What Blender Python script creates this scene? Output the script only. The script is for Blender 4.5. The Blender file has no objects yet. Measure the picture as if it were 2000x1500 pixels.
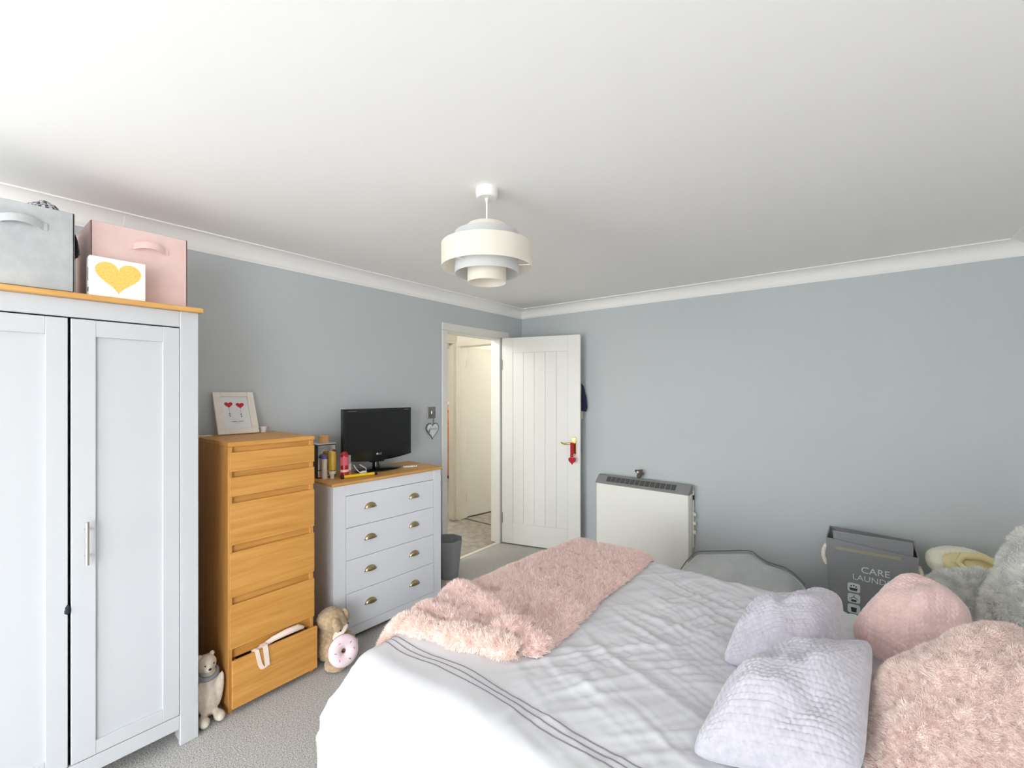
import bpy, bmesh, math, random
import numpy as np
from mathutils import Vector, Matrix, noise as mn

random.seed(7); RNG = np.random.default_rng(7)
PI = math.pi
SC = bpy.context.scene
COL = SC.collection

# ------------------------------------------------------------------ camera
CAM = Vector((2.7802, -3.6668, 1.475)); YAW = 0.6705; FPX = 871.33; HY = 764.34
cd = bpy.data.cameras.new('camera'); cam = bpy.data.objects.new('camera', cd); COL.objects.link(cam)
cam.location = CAM; cam.rotation_euler = (PI/2, 0, YAW)
cd.sensor_width = 36; cd.sensor_fit = 'HORIZONTAL'; cd.lens = FPX/2000*36
cd.shift_y = (HY-750)/2000; cd.clip_start = .02
SC.camera = cam
# ------------------------------------------------------------------ world, daylight, exposure
wd = bpy.data.worlds.new('world'); SC.world = wd; wd.use_nodes = True
_n = wd.node_tree; _bg = _n.nodes['Background']
_tc = _n.nodes.new('ShaderNodeTexCoord'); _sx = _n.nodes.new('ShaderNodeSeparateXYZ'); _rp = _n.nodes.new('ShaderNodeValToRGB')
_mr = _n.nodes.new('ShaderNodeMapRange'); _mr.inputs[1].default_value = -1; _mr.inputs[2].default_value = 1
_n.links.new(_tc.outputs['Generated'], _sx.inputs[0]); _n.links.new(_sx.outputs[2], _mr.inputs[0]); _n.links.new(_mr.outputs[0], _rp.inputs[0])
_rp.color_ramp.elements[0].position = .47; _rp.color_ramp.elements[0].color = (.56, .58, .59, 1)     # pale ground
_rp.color_ramp.elements[1].position = .53; _rp.color_ramp.elements[1].color = (.91, .955, 1, 1)       # overcast sky
_n.links.new(_rp.outputs[0], _bg.inputs[0]); _bg.inputs[1].default_value = 17.6
SC.view_settings.view_transform = 'Standard'; SC.view_settings.look = 'None'
SC.view_settings.gamma = 1; SC.view_settings.use_curve_mapping = False
SC.view_settings.exposure = 0.0
SC.cycles.max_bounces = 20; SC.cycles.diffuse_bounces = 14; SC.cycles.glossy_bounces = 6
def area(name, loc, rot, sx, sy, power, col=(1, 1, 1)):
    l = bpy.data.lights.new(name, 'AREA'); l.shape = 'RECTANGLE'; l.size = sx; l.size_y = sy
    l.energy = power; l.color = col
    o = bpy.data.objects.new(name, l); COL.objects.link(o); o.location = loc; o.rotation_euler = rot
    return o
H = 2.304; W = 3.492; YF = -7.2           # ceiling height, room width, unseen window wall, set far back to even the light
WX0, WX1, WZ0, WZ1 = .2, 2.0, .12, 2.2    # unseen window opening in that wall, sized for the light
portal = area('window_portal', ((WX0+WX1)/2, YF-.02, (WZ0+WZ1)/2), (PI/2, 0, 0), WX1-WX0, WZ1-WZ0, 1)
portal.data.cycles.is_portal = True
VY0, VY1, VZ0, VZ1 = -7.0, -5.05, .5, 2.2      # unseen window added in the right wall to even the light
portal2 = area('added_window_portal', (W+.02, (VY0+VY1)/2, (VZ0+VZ1)/2), (PI/2, 0, PI/2), VY1-VY0, VZ1-VZ0, 1)
portal2.data.cycles.is_portal = True

# ------------------------------------------------------------------ materials
def lin(c):
    r = []
    for v in c[:3]:
        v = v/255
        r.append(v/12.92 if v <= .04045 else ((v+.055)/1.055)**2.4)
    return (*r, 1)
def mat(name, col, rough=.5, metal=0., var=None, bump=None, col2=None, stretch=None, sheen=0, coat=0, trans=0, alpha=1, detail=4, spec=None):
    m = bpy.data.materials.new(name); m.use_nodes = True
    nt = m.node_tree; b = nt.nodes['Principled BSDF']
    b.inputs['Base Color'].default_value = lin(col); b.inputs['Roughness'].default_value = rough
    b.inputs['Metallic'].default_value = metal
    if spec is not None: b.inputs['Specular IOR Level'].default_value = spec
    if sheen:
        b.inputs['Sheen Weight'].default_value = sheen; b.inputs['Sheen Roughness'].default_value = .5
    if coat: b.inputs['Coat Weight'].default_value = coat
    if trans: b.inputs['Transmission Weight'].default_value = trans
    if alpha < 1: b.inputs['Alpha'].default_value = alpha
    if var or bump:
        tc = nt.nodes.new('ShaderNodeTexCoord'); src = tc.outputs['Object']
        if stretch:
            mp = nt.nodes.new('ShaderNodeMapping'); mp.inputs['Scale'].default_value = stretch
            nt.links.new(src, mp.inputs[0]); src = mp.outputs[0]
    if var:
        n = nt.nodes.new('ShaderNodeTexNoise'); n.inputs['Scale'].default_value = var; n.inputs['Detail'].default_value = detail
        n.inputs['Roughness'].default_value = .65
        nt.links.new(src, n.inputs['Vector'])
        r = nt.nodes.new('ShaderNodeValToRGB')
        r.color_ramp.elements[0].position = .32; r.color_ramp.elements[1].position = .68
        r.color_ramp.elements[0].color = lin(col2 or col); r.color_ramp.elements[1].color = lin(col)
        nt.links.new(n.outputs['Fac'], r.inputs[0]); nt.links.new(r.outputs[0], b.inputs['Base Color'])
    if bump:
        n2 = nt.nodes.new('ShaderNodeTexNoise'); n2.inputs['Scale'].default_value = bump[0]; n2.inputs['Detail'].default_value = 3
        nt.links.new(src, n2.inputs['Vector'])
        bp = nt.nodes.new('ShaderNodeBump'); bp.inputs['Strength'].default_value = bump[1]; bp.inputs['Distance'].default_value = bump[2] if len(bump) > 2 else .002
        nt.links.new(n2.outputs['Fac'], bp.inputs['Height']); nt.links.new(bp.outputs[0], b.inputs['Normal'])
    return m
def wood(name, c1, c2, stretch, rough=.45):
    m = bpy.data.materials.new(name); m.use_nodes = True; nt = m.node_tree; b = nt.nodes['Principled BSDF']
    b.inputs['Roughness'].default_value = rough
    tc = nt.nodes.new('ShaderNodeTexCoord'); mp = nt.nodes.new('ShaderNodeMapping'); mp.inputs['Scale'].default_value = stretch
    nt.links.new(tc.outputs['Object'], mp.inputs[0])
    n = nt.nodes.new('ShaderNodeTexNoise'); n.inputs['Scale'].default_value = 1.0; n.inputs['Detail'].default_value = 6; n.inputs['Distortion'].default_value = .6; n.inputs['Roughness'].default_value = .6
    nt.links.new(mp.outputs[0], n.inputs['Vector'])
    r = nt.nodes.new('ShaderNodeValToRGB'); e = r.color_ramp.elements
    e[0].position = .3; e[0].color = lin(c2); e[1].position = .66; e[1].color = lin(c1)
    nt.links.new(n.outputs['Fac'], r.inputs[0]); nt.links.new(r.outputs[0], b.inputs['Base Color'])
    return m

M = dict(
    wall=mat('wall_paint', (192, 197, 199), .75, bump=(140, .08, .001)),
    ceil=mat('ceiling_paint', (244, 243, 241), .8, bump=(60, .06, .001)),
    white=mat('white_gloss', (226, 225, 220), .35),
    cream=mat('cream_paint', (226, 220, 204), .5),
    hallwall=mat('hall_paint', (226, 222, 212), .7),
    carpet=mat('carpet', (222, 219, 215), .95, var=170, col2=(122, 120, 117), bump=(260, .9, .006), detail=6),
    carpet2=mat('hall_carpet', (168, 161, 150), .95, var=14, col2=(134, 127, 117), bump=(260, .8, .006), detail=8),
    strip=mat('threshold_strip', (206, 200, 186), .4),
    greypaint=mat('grey_lacquer', (192, 194, 197), .42),
    greydark=mat('grey_lacquer_chest', (224, 226, 232), .42),
    oak=wood('oak_top', (216, 168, 100), (196, 143, 74), (26, 3, 26)),
    oakf=wood('oak_veneer', (212, 156, 82), (190, 132, 58), (40, 2.2, 38)),
    oakv=wood('oak_veneer_vertical', (204, 150, 80), (184, 128, 60), (38, 38, 2.2)),
    steel=mat('brushed_steel', (200, 196, 190), .3, metal=1),
    brass=mat('aged_brass', (176, 158, 122), .28, metal=1),
    gold=mat('polished_brass', (214, 176, 96), .2, metal=1),
    dark=mat('gap_shade', (30, 29, 30), .8),  # near-black colour standing in for shade inside furniture gaps
    blackgloss=mat('black_gloss', (12, 12, 13), .12, coat=.4),
    screen=mat('screen', (20, 20, 22), .32),
    silver=mat('silver_print', (196, 196, 198), .35, metal=.6),
    greyfab=mat('grey_suede', (190, 192, 192), .95, var=9, col2=(168, 171, 172), bump=(300, .25, .001), sheen=.3),
    pinkfab=mat('pink_suede', (233, 205, 200), .95, var=9, col2=(226, 194, 189), bump=(300, .25, .001), sheen=.3),
    cardwhite=mat('white_card', (240, 240, 238), .6),
    goldprint=mat('gold_print', (226, 180, 72), .5, var=180, col2=(240, 206, 118)),
    red=mat('red_felt', (176, 22, 40), .8, bump=(400, .3, .001)),
    redprint=mat('red_print', (196, 40, 58), .7),
    inkgrey=mat('grey_ink', (120, 120, 124), .7),
    inkdark=mat('dark_ink', (70, 70, 74), .7),
    frame=mat('white_wood_frame', (234, 228, 220), .5, var=40, col2=(226, 217, 206), stretch=(1, .2, 1)),
    paper=mat('paper', (226, 227, 229), .7),
    heater=mat('heater_enamel', (240, 239, 232), .38),
    heatside=mat('heater_side', (196, 193, 180), .45),
    heatgrey=mat('heater_grille', (134, 134, 134), .5),
    slot=mat('slot_grey', (82, 82, 80), .7),
    knob=mat('knob_cream', (224, 220, 204), .4),
    shade=mat('cream_shade', (240, 237, 230), .8, bump=(500, .1, .0005)),
    shadegrey=mat('grey_shade', (214, 215, 216), .8),
    plastic=mat('white_plastic', (238, 236, 232), .35),
    duvet=mat('white_cotton', (204, 204, 208), .85, bump=(420, .06, .0006), sheen=.15),
    thread=mat('grey_thread', (132, 126, 134), .8),
    throw=mat('pink_fur', (244, 227, 221), .95, var=34, col2=(234, 212, 206), sheen=.25),
    throwpale=mat('pink_fur_pale', (244, 228, 220), .95, sheen=.25),
    pinkc=mat('pink_plush', (226, 196, 191), .95, var=60, col2=(216, 182, 177), sheen=.4),
    pinkf=mat('pink_fluffy', (240, 226, 219), .95, var=50, col2=(231, 211, 204), sheen=.3),
    lilac=mat('lilac_plush', (190, 186, 195), .95, var=60, col2=(174, 169, 180), sheen=.5),
    lilac2=mat('pale_lilac_plush', (184, 181, 189), .95, var=60, col2=(168, 165, 175), sheen=.5),
    greyfur=mat('grey_fur', (226, 225, 221), .95, var=40, col2=(212, 211, 207), sheen=.3),
    greycush=mat('grey_velour', (204, 206, 207), .95, var=7, col2=(186, 189, 191), sheen=.4),
    mattress=mat('mattress_ticking', (226, 226, 226), .9),
    divan=mat('divan_fabric', (120, 120, 124), .9),
    basket=mat('basket_canvas', (146, 146, 149), .9, var=220, col2=(132, 132, 135), bump=(500, .4, .001)),
    lining=mat('basket_lining', (160, 154, 130), .8),
    rope=mat('rope', (236, 226, 214), .9),
    print=mat('white_print', (220, 226, 228), .7),
    yellowcloth=mat('pale_yellow_cotton', (226, 214, 168), .9, var=6, col2=(216, 202, 150)),
    creamcloth=mat('cream_cotton', (228, 226, 206), .9),
    bin=mat('grey_bin', (142, 143, 145), .5),
    plush=mat('beige_plush', (188, 166, 134), .95, var=60, col2=(158, 134, 102), sheen=.3),
    plushlight=mat('cream_plush', (228, 216, 204), .95),
    donut=mat('pink_icing', (236, 214, 220), .9),
    dough=mat('peach_dough', (236, 192, 150), .9),
    bear=mat('cream_bear', (214, 204, 190), .95, var=60, col2=(196, 184, 168)),
    scarf=mat('grey_knit', (134, 134, 140), .95),
    eye=mat('black_bead', (14, 14, 14), .2),
    brownknit=mat('brown_knit', (112, 98, 92), .95, var=120, col2=(84, 70, 66)),
    navy=mat('navy_cloth', (30, 32, 62), .9),
    teal=mat('dark_teal_cloth', (28, 44, 54), .9),
    mirror=mat('mirror', (225, 228, 230), .04, metal=1),
    darkbox=mat('olive_black_lacquer', (52, 46, 34), .35),
    cork=mat('cork_lid', (206, 160, 112), .7),
    amber=mat('amber_liquid', (206, 168, 40), .15, coat=.5),
    redb=mat('red_bottle', (172, 16, 40), .18, coat=.5),
    redlab=mat('pink_label', (214, 96, 112), .5),
    peach=mat('peach_cap', (238, 200, 186), .4),
    whitecap=mat('white_cap', (226, 220, 212), .4),
    pinkcard=mat('pink_card', (216, 140, 140), .6),
    purple=mat('purple_cap', (96, 84, 160), .4),
    yellow=mat('yellow_plastic', (232, 196, 30), .35),
    blackp=mat('black_plastic', (28, 26, 26), .5),
    cable=mat('pink_white_cable', (232, 216, 214), .5),
    pine=wood('pine', (216, 160, 104), (196, 136, 82), (3, 30, 30)),
    knobd=mat('dark_knob', (58, 34, 22), .4),
    switch=mat('brushed_switch', (138, 134, 126), .35, metal=.7),
    steel2=mat('lilac_grey_glass', (222, 228, 228), .12, metal=.1),
    ring=mat('mirror_bevel', (110, 122, 126), .15, metal=.9),
    gx=mat('gingham_dark', (34, 32, 48), .9), gy=mat('gingham_white', (220, 220, 226), .9),
    leaf=mat('clear_plastic', (224, 222, 214), .3),
    garm=mat('cream_ribbon', (232, 214, 200), .9),
    upvc=mat('upvc', (240, 240, 240), .3),
    glass=mat('window_glass', (255, 255, 255), .0, trans=1),
)
# honeycomb checks for the gingham cloth
def checker(name, c1, c2, scale):
    m = bpy.data.materials.new(name); m.use_nodes = True; nt = m.node_tree; b = nt.nodes['Principled BSDF']; b.inputs['Roughness'].default_value = .9
    tc = nt.nodes.new('ShaderNodeTexCoord'); ck = nt.nodes.new('ShaderNodeTexChecker'); ck.inputs['Scale'].default_value = scale
    ck.inputs[1].default_value = lin(c1); ck.inputs[2].default_value = lin(c2)
    nt.links.new(tc.outputs['Object'], ck.inputs[0]); nt.links.new(ck.outputs[0], b.inputs['Base Color']); return m
M['gingham'] = checker('gingham', (38, 36, 54), (214, 214, 222), 110)

def translucent(m, col, f):
    nt = m.node_tree; b = nt.nodes['Principled BSDF']; out = nt.nodes['Material Output']
    t = nt.nodes.new('ShaderNodeBsdfTranslucent'); t.inputs[0].default_value = lin(col); mx = nt.nodes.new('ShaderNodeMixShader'); mx.inputs[0].default_value = f
    nt.links.new(b.outputs[0], mx.inputs[1]); nt.links.new(t.outputs[0], mx.inputs[2]); nt.links.new(mx.outputs[0], out.inputs[0])
translucent(M['shade'], (252, 248, 238), .5); translucent(M['shadegrey'], (242, 243, 244), .45)
# ------------------------------------------------------------------ helpers
def tag(o, label=None, cat=None, group=None, kind=None):
    if label: o['label'] = label
    if cat: o['category'] = cat
    if group: o['group'] = group
    if kind: o['kind'] = kind
    return o
def thing(name, label, cat, loc=(0, 0, 0), rz=0, group=None, kind=None):
    o = bpy.data.objects.new(name, None); COL.objects.link(o); o.location = loc; o.rotation_euler = (0, 0, rz)
    o.empty_display_size = .05
    return tag(o, label, cat, group, kind)
def finish(me, name, m, parent, smooth, off=None):
    if off is not None: me.transform(Matrix.Translation(-Vector(off)))
    if m is not None:
        me.materials.append(M[m] if isinstance(m, str) else m)
    if smooth:
        me.shade_smooth(); me.set_sharp_from_angle(angle=math.radians(smooth if smooth > 1 else 40))
    o = bpy.data.objects.new(name, me); COL.objects.link(o)
    if parent is not None: o.parent = parent
    return o
class B:
    """collects shapes into one bmesh"""
    def __init__(s): s.bm = bmesh.new()
    def box(s, x0, x1, y0, y1, z0, z1, bev=0, seg=1):
        r = bmesh.ops.create_cube(s.bm, size=1)['verts']
        for v in r: v.co = Vector(((x0+x1)/2+v.co.x*(x1-x0), (y0+y1)/2+v.co.y*(y1-y0), (z0+z1)/2+v.co.z*(z1-z0)))
        if bev:
            es = list({e for v in r for e in v.link_edges})
            bmesh.ops.bevel(s.bm, geom=es, offset=bev, segments=seg, profile=.6, affect='EDGES')
        return s
    def lathe(s, prof, c=(0, 0, 0), n=32, axis='z', a0=0, a1=2*PI):
        full = abs(a1-a0-2*PI) < 1e-6; k = n if full else n+1
        rows = []
        for r, z in prof:
            row = []
            for i in range(k):
                a = a0+(a1-a0)*i/n; x, y = r*math.cos(a), r*math.sin(a)
                p = {'z': (x, y, z), 'x': (z, x, y), 'y': (x, z, y)}[axis]
                row.append(s.bm.verts.new((c[0]+p[0], c[1]+p[1], c[2]+p[2])))
            rows.append(row)
        for a, b in zip(rows, rows[1:]):
            for i in range(n if full else n):
                j = (i+1) % k
                try: s.bm.faces.new((a[i], a[j], b[j], b[i]))
                except ValueError: pass
        s._fix(); return s
    def _fix(s):
        bmesh.ops.remove_doubles(s.bm, verts=s.bm.verts[:], dist=1e-6)
        bmesh.ops.recalc_face_normals(s.bm, faces=s.bm.faces[:])
    def tube(s, pts, r, n=8, cap=True):
        pts = [Vector(p) for p in pts]; rows = []; rr = r if isinstance(r, (list, tuple)) else [r]*len(pts)
        t0 = (pts[1]-pts[0]).normalized(); ref = Vector((0, 0, 1)) if abs(t0.z) < .9 else Vector((1, 0, 0))
        u = t0.cross(ref).normalized()
        for i, p in enumerate(pts):
            t = (pts[min(i+1, len(pts)-1)]-pts[max(i-1, 0)]).normalized()
            u = (u-t*u.dot(t)).normalized(); v = t.cross(u)
            rows.append([s.bm.verts.new(p+(u*math.cos(2*PI*k/n)+v*math.sin(2*PI*k/n))*rr[i]) for k in range(n)])
        for a, b in zip(rows, rows[1:]):
            for i in range(n): s.bm.faces.new((a[i], a[(i+1) % n], b[(i+1) % n], b[i]))
        if cap:
            s.bm.faces.new(rows[0][::-1]); s.bm.faces.new(rows[-1])
        return s
    def prism(s, pts, d, axis='x', at=0.):
        """outline pts (2D) extruded by d along axis"""
        def P(a, b, h): return {'x': (h, a, b), 'y': (a, h, b), 'z': (a, b, h)}[axis]
        lo = [s.bm.verts.new(P(a, b, at)) for a, b in pts]; hi = [s.bm.verts.new(P(a, b, at+d)) for a, b in pts]
        n = len(pts)
        fs = [s.bm.faces.new(lo), s.bm.faces.new(hi)]
        for i in range(n): fs.append(s.bm.faces.new((lo[i], lo[(i+1) % n], hi[(i+1) % n], hi[i])))
        bmesh.ops.recalc_face_normals(s.bm, faces=s.bm.faces[:]); return s
    def ball(s, c, r, sub=2, rot=None):
        g = bmesh.ops.create_icosphere(s.bm, subdivisions=sub, radius=1)['verts']
        rr = (r, r, r) if not isinstance(r, (tuple, list)) else r
        mt = Matrix.Translation(c) @ (rot.to_4x4() if rot is not None else Matrix.Identity(4)) @ Matrix.Diagonal((*rr, 1))
        for v in g: v.co = mt @ v.co
        return s
    def rot(s, mtx):
        bmesh.ops.transform(s.bm, matrix=mtx, verts=s.bm.verts[:]); return s
    def obj(s, name, m, parent=None, smooth=0, off=None):
        me = bpy.data.meshes.new(name); s.bm.to_mesh(me); s.bm.free()
        return finish(me, name, m, parent, smooth, off)
def npmesh(name, V, F, m, parent=None, smooth=0, off=None):
    V = np.asarray(V, float).reshape(-1, 3)
    me = bpy.data.meshes.new(name); me.from_pydata(V.tolist(), [], F if isinstance(F, list) else np.asarray(F).tolist())
    me.update(); return finish(me, name, m, parent, smooth, off)
def gridfaces(nu, nv, base=0):
    i = np.arange(nu-1)[:, None]; j = np.arange(nv-1)[None, :]
    a = base+i*nv+j
    return np.stack([a, a+nv, a+nv+1, a+1], -1).reshape(-1, 4)
def nz(x, y, z=0.): return mn.noise((x, y, z))
def noisegrid(S, T, fs, ft, z=0.):
    f = np.vectorize(lambda a, b: mn.noise((a*fs, b*ft, z)), otypes=[float]); return f(S, T)
def gridnormals(P):
    du = np.gradient(P, axis=0); dv = np.gradient(P, axis=1)
    n = np.cross(du, dv); n /= np.linalg.norm(n, axis=-1, keepdims=True)+1e-12; return n
def strands(P, N, count, length, width, lean=.8, wavy=40, jitter=.5, rng=RNG):
    """little tapered fibres standing on a grid surface: returns verts, faces(tri/quads)"""
    nu, nv = P.shape[:2]
    du = np.linalg.norm(np.diff(P, axis=0), axis=-1)[:, :-1]; dv = np.linalg.norm(np.diff(P, axis=1), axis=-1)[:-1]
    w = (du*dv).ravel(); w = w/w.sum(); c = rng.choice(len(w), count, p=w); i, j = c//(nv-1), c % (nv-1)
    a, b = rng.random(count)[:, None], rng.random(count)[:, None]
    bil = lambda G: (G[i, j]*(1-a)*(1-b)+G[i+1, j]*a*(1-b)+G[i, j+1]*(1-a)*b+G[i+1, j+1]*a*b)
    p, n = bil(P), bil(N); n /= np.linalg.norm(n, axis=1, keepdims=True)
    k = wavy
    dirn = np.array([[mn.noise((q[0]*k, q[1]*k, q[2]*k)), mn.noise((q[0]*k+9, q[1]*k, q[2]*k+5)), mn.noise((q[0]*k, q[1]*k+7, q[2]*k+3))] for q in p])
    d = n+lean*2.2*dirn+rng.normal(0, jitter*.4, (count, 3)); d /= np.linalg.norm(d, axis=1, keepdims=True)
    side = np.cross(d, rng.normal(0, 1, (count, 3))); side /= np.linalg.norm(side, axis=1, keepdims=True)
    L = length*(.6+.8*rng.random((count, 1)))
    mid = p+d*L*.55-n*0; d2 = d-n*.35+dirn*.5; d2 /= np.linalg.norm(d2, axis=1, keepdims=True); tip = mid+d2*L*.5
    base = p-n*.002
    V = np.stack([base-side*width, base+side*width, mid+side*width*.8, mid-side*width*.8, tip], 1).reshape(-1, 3)
    o = np.arange(count)[:, None]*5
    quads = o+np.array([[0, 1, 2, 3]]); tris = o+np.array([[3, 2, 4]])
    return V, quads, tris
def merge(parts):
    V = []; F = []; n = 0
    for v, *fs in parts:
        v = np.asarray(v).reshape(-1, 3); V.append(v)
        for f in fs: F += (np.asarray(f)+n).tolist()
        n += len(v)
    return np.concatenate(V), F
def text(name, body, size, m, parent, mtx, extrude=.0004, align='CENTER', shear=0):
    cu = bpy.data.curves.new(name, 'FONT'); cu.body = body; cu.size = size; cu.extrude = extrude; cu.align_x = align; cu.shear = shear
    cu.resolution_u = 3
    tmp = bpy.data.objects.new(name+'_tmp', cu); COL.objects.link(tmp)
    dg = bpy.context.evaluated_depsgraph_get(); me = bpy.data.meshes.new_from_object(tmp.evaluated_get(dg))
    bpy.data.objects.remove(tmp); me.transform(mtx); me.name = name
    return finish(me, name, m, parent, 0)
def blob(name, balls, m, parent=None, voxel=.01, fuzz=0., off=None, sub=2):
    """one continuous skin over overlapping ellipsoids (voxel remesh)"""
    b = B()
    for bb in balls: b.ball(bb[0], bb[1], 2, bb[2] if len(bb) > 2 else None)
    me = bpy.data.meshes.new('tmp'); b.bm.to_mesh(me); b.bm.free()
    t = bpy.data.objects.new('tmp', me); COL.objects.link(t)
    r = t.modifiers.new('r', 'REMESH'); r.mode = 'VOXEL'; r.voxel_size = voxel
    s = t.modifiers.new('s', 'SMOOTH'); s.iterations = 4; s.factor = .5
    dg = bpy.context.evaluated_depsgraph_get(); out = bpy.data.meshes.new_from_object(t.evaluated_get(dg))
    bpy.data.objects.remove(t)
    if fuzz:
        for v in out.vertices:
            c = v.co; v.co = c+v.normal*fuzz*(mn.noise(c*90)+.6*mn.noise(c*190))
    return finish(out, name, m, parent, 60, off)
def heart(cx, cz, w, h, n=40):
    P = []
    for i in range(n):
        t = 2*PI*i/n; x = 16*math.sin(t)**3; y = 13*math.cos(t)-5*math.cos(2*t)-2*math.cos(3*t)-math.cos(4*t)
        P.append((cx+x/32*w, cz+(y+2.5)/29*h))
    return P
RX90 = Matrix.Rotation(PI/2, 4, 'X')
FACEX = Matrix.Rotation(PI/2, 4, 'Z') @ RX90          # text lying in XY -> reads on a plane facing +x

# ------------------------------------------------------------------ the room shell
def struct(name, b, m, parent=None, smooth=0):
    o = b.obj(name, m, parent, smooth)
    if parent is None: tag(o, kind='structure')
    return o
DY0, DY1, DZ = -1.077, -.335, 1.998                 # doorway in the left wall
tag(struct('floor', B().box(-.02, W, YF, 0, -.05, 0), 'carpet'), 'grey speckled twist-pile carpet')
struct('floor_hall', B().box(-5, -.021, YF, 4, -.05, -.002), 'carpet2')
struct('ceiling', B().box(-.1, W+.1, YF-.1, .1, H, H+.1), 'ceil')
struct('ceiling_hall', B().box(-5, -.1, YF-.1, 2.45, H, H+.1).box(-.1, 0, .1, 2.45, H, H+.1), 'ceil')
b = B().box(-.1, 0, YF, DY0, 0, H).box(-.1, 0, DY1, .1, 0, H).box(-.1, 0, DY0, DY1, DZ, H)
struct('wall_left', b, 'wall')
struct('wall_back', B().box(0, W+.1, 0, .1, 0, H), 'wall')
struct('wall_right', B().box(W, W+.1, YF-.1, VY0, 0, H).box(W, W+.1, VY1, 0, 0, H).box(W, W+.1, VY0, VY1, 0, VZ0).box(W, W+.1, VY0, VY1, VZ1, H), 'ceil')  # unseen wall, made white to bounce more light into the room
b = B().box(-.1, WX0, YF-.1, YF, 0, H).box(WX1, W, YF-.1, YF, 0, H).box(WX0, WX1, YF-.1, YF, 0, WZ0).box(WX0, WX1, YF-.1, YF, WZ1, H)
struct('wall_front', b, 'ceil')  # also white for extra bounce, out of view
# unseen windows; the side one is added for its light
win = thing('window_1', None, None, ((WX0+WX1)/2, YF-.03, WZ0), kind='structure')
b = B(); w2 = (WX1-WX0)/2; hh = WZ1-WZ0
for x in (-w2+.03, -w2/3, w2/3, w2-.03): b.box(x-.03, x+.03, -.005, .03, 0, hh, .004)
b.box(-w2, w2, -.005, .03, 0, .06, .004); b.box(-w2, w2, -.005, .03, hh-.06, hh, .004)
b.obj('window_frame', 'upvc', win)
B().box(-w2-.04, w2+.04, .03, .14, -.03, 0, .006).obj('window_sill', 'white', win)
added_win = thing('added_window', None, None, (W+.03, (VY0+VY1)/2, VZ0), kind='structure')  # added side window, brings in extra daylight from out of view
b = B(); w2 = (VY1-VY0)/2; hh = VZ1-VZ0
for y in (-w2+.03, -w2/3, w2/3, w2-.03): b.box(-.03, .005, y-.03, y+.03, 0, hh, .004)
b.box(-.03, .005, -w2, w2, 0, .06, .004); b.box(-.03, .005, -w2, w2, hh-.06, hh, .004)
b.obj('window_frame', 'upvc', added_win)
B().box(-.14, -.03, -w2-.04, w2+.04, -.03, 0, .006).obj('window_sill', 'white', added_win)
# skirting
struct('baseboard_back', B().box(.05, W-.016, -.016, 0, 0, .1, .004), 'white')
struct('baseboard_left', B().box(0, .016, YF+.016, DY0-.04, 0, .1, .004), 'white')
struct('baseboard_right', B().box(W-.016, W, YF+.016, 0, 0, .1, .004), 'white')
# coving: profile swept along each wall, mitred in the corners
C1, C2 = .0855, .0964
prof = [(0, -C1), (.006, -C1), (.008, -C1+.008)]
for i in range(9):
    a = PI/2*i/8
    prof.append((.010+(C2-.016)*(1-math.cos(a)), -C1+.010+(C1-.016)*math.sin(a)))
prof += [(C2-.004, -.006), (C2, -.006), (C2, 0)]
def coving(name, p0, p1, inn):
    p0, p1, inn = Vector(p0), Vector(p1), Vector(inn); d = (p1-p0).normalized()
    V = []; k = len(prof)
    for u, z in prof: V.append(p0+inn*u+d*u+Vector((0, 0, H+z)))
    for u, z in prof: V.append(p1+inn*u-d*u+Vector((0, 0, H+z)))
    F = [(i, i+1, k+i+1, k+i) for i in range(k-1)]
    o = npmesh(name, [tuple(v) for v in V], F, 'ceil', None, 50); tag(o, kind='structure'); return o
coving('trim_1', (0, YF, 0), (0, 0, 0), (1, 0, 0))
coving('trim_2', (0, 0, 0), (W, 0, 0), (0, -1, 0))
coving('trim_3', (W, 0, 0), (W, YF, 0), (-1, 0, 0))
coving('trim_4', (W, YF, 0), (0, YF, 0), (0, 1, 0))
# door lining + architrave of the bedroom door
tr = thing('trim_5', None, None, (0, (DY0+DY1)/2, 0), kind='structure')
oy = (DY0+DY1)/2
def tp(name, x0, x1, y0, y1, z0, z1, bev=.004, m='white'): return B().box(x0, x1, y0-oy, y1-oy, z0, z1, bev).obj(name, m, tr)
tp('door_lining', -.11, .002, DY0-.002, DY0+.022, 0, DZ); tp('door_lining', -.11, .002, DY1-.022, DY1+.002, 0, DZ)
tp('door_lining', -.11, .002, DY0, DY1, DZ-.022, DZ+.002)
tp('architrave', 0, .016, DY0-.036, DY0+.022, 0, DZ-.007, .004); tp('architrave', 0, .016, DY1+.03, DY1+.108, 0, DZ-.007, .004)
tp('architrave', 0, .016, DY0-.036, DY1+.108, DZ-.006, DZ+.056, .005)
tp('threshold_strip', -.045, -.005, DY0+.02, DY1-.02, -.001, .004, .0015, 'strip')
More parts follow.
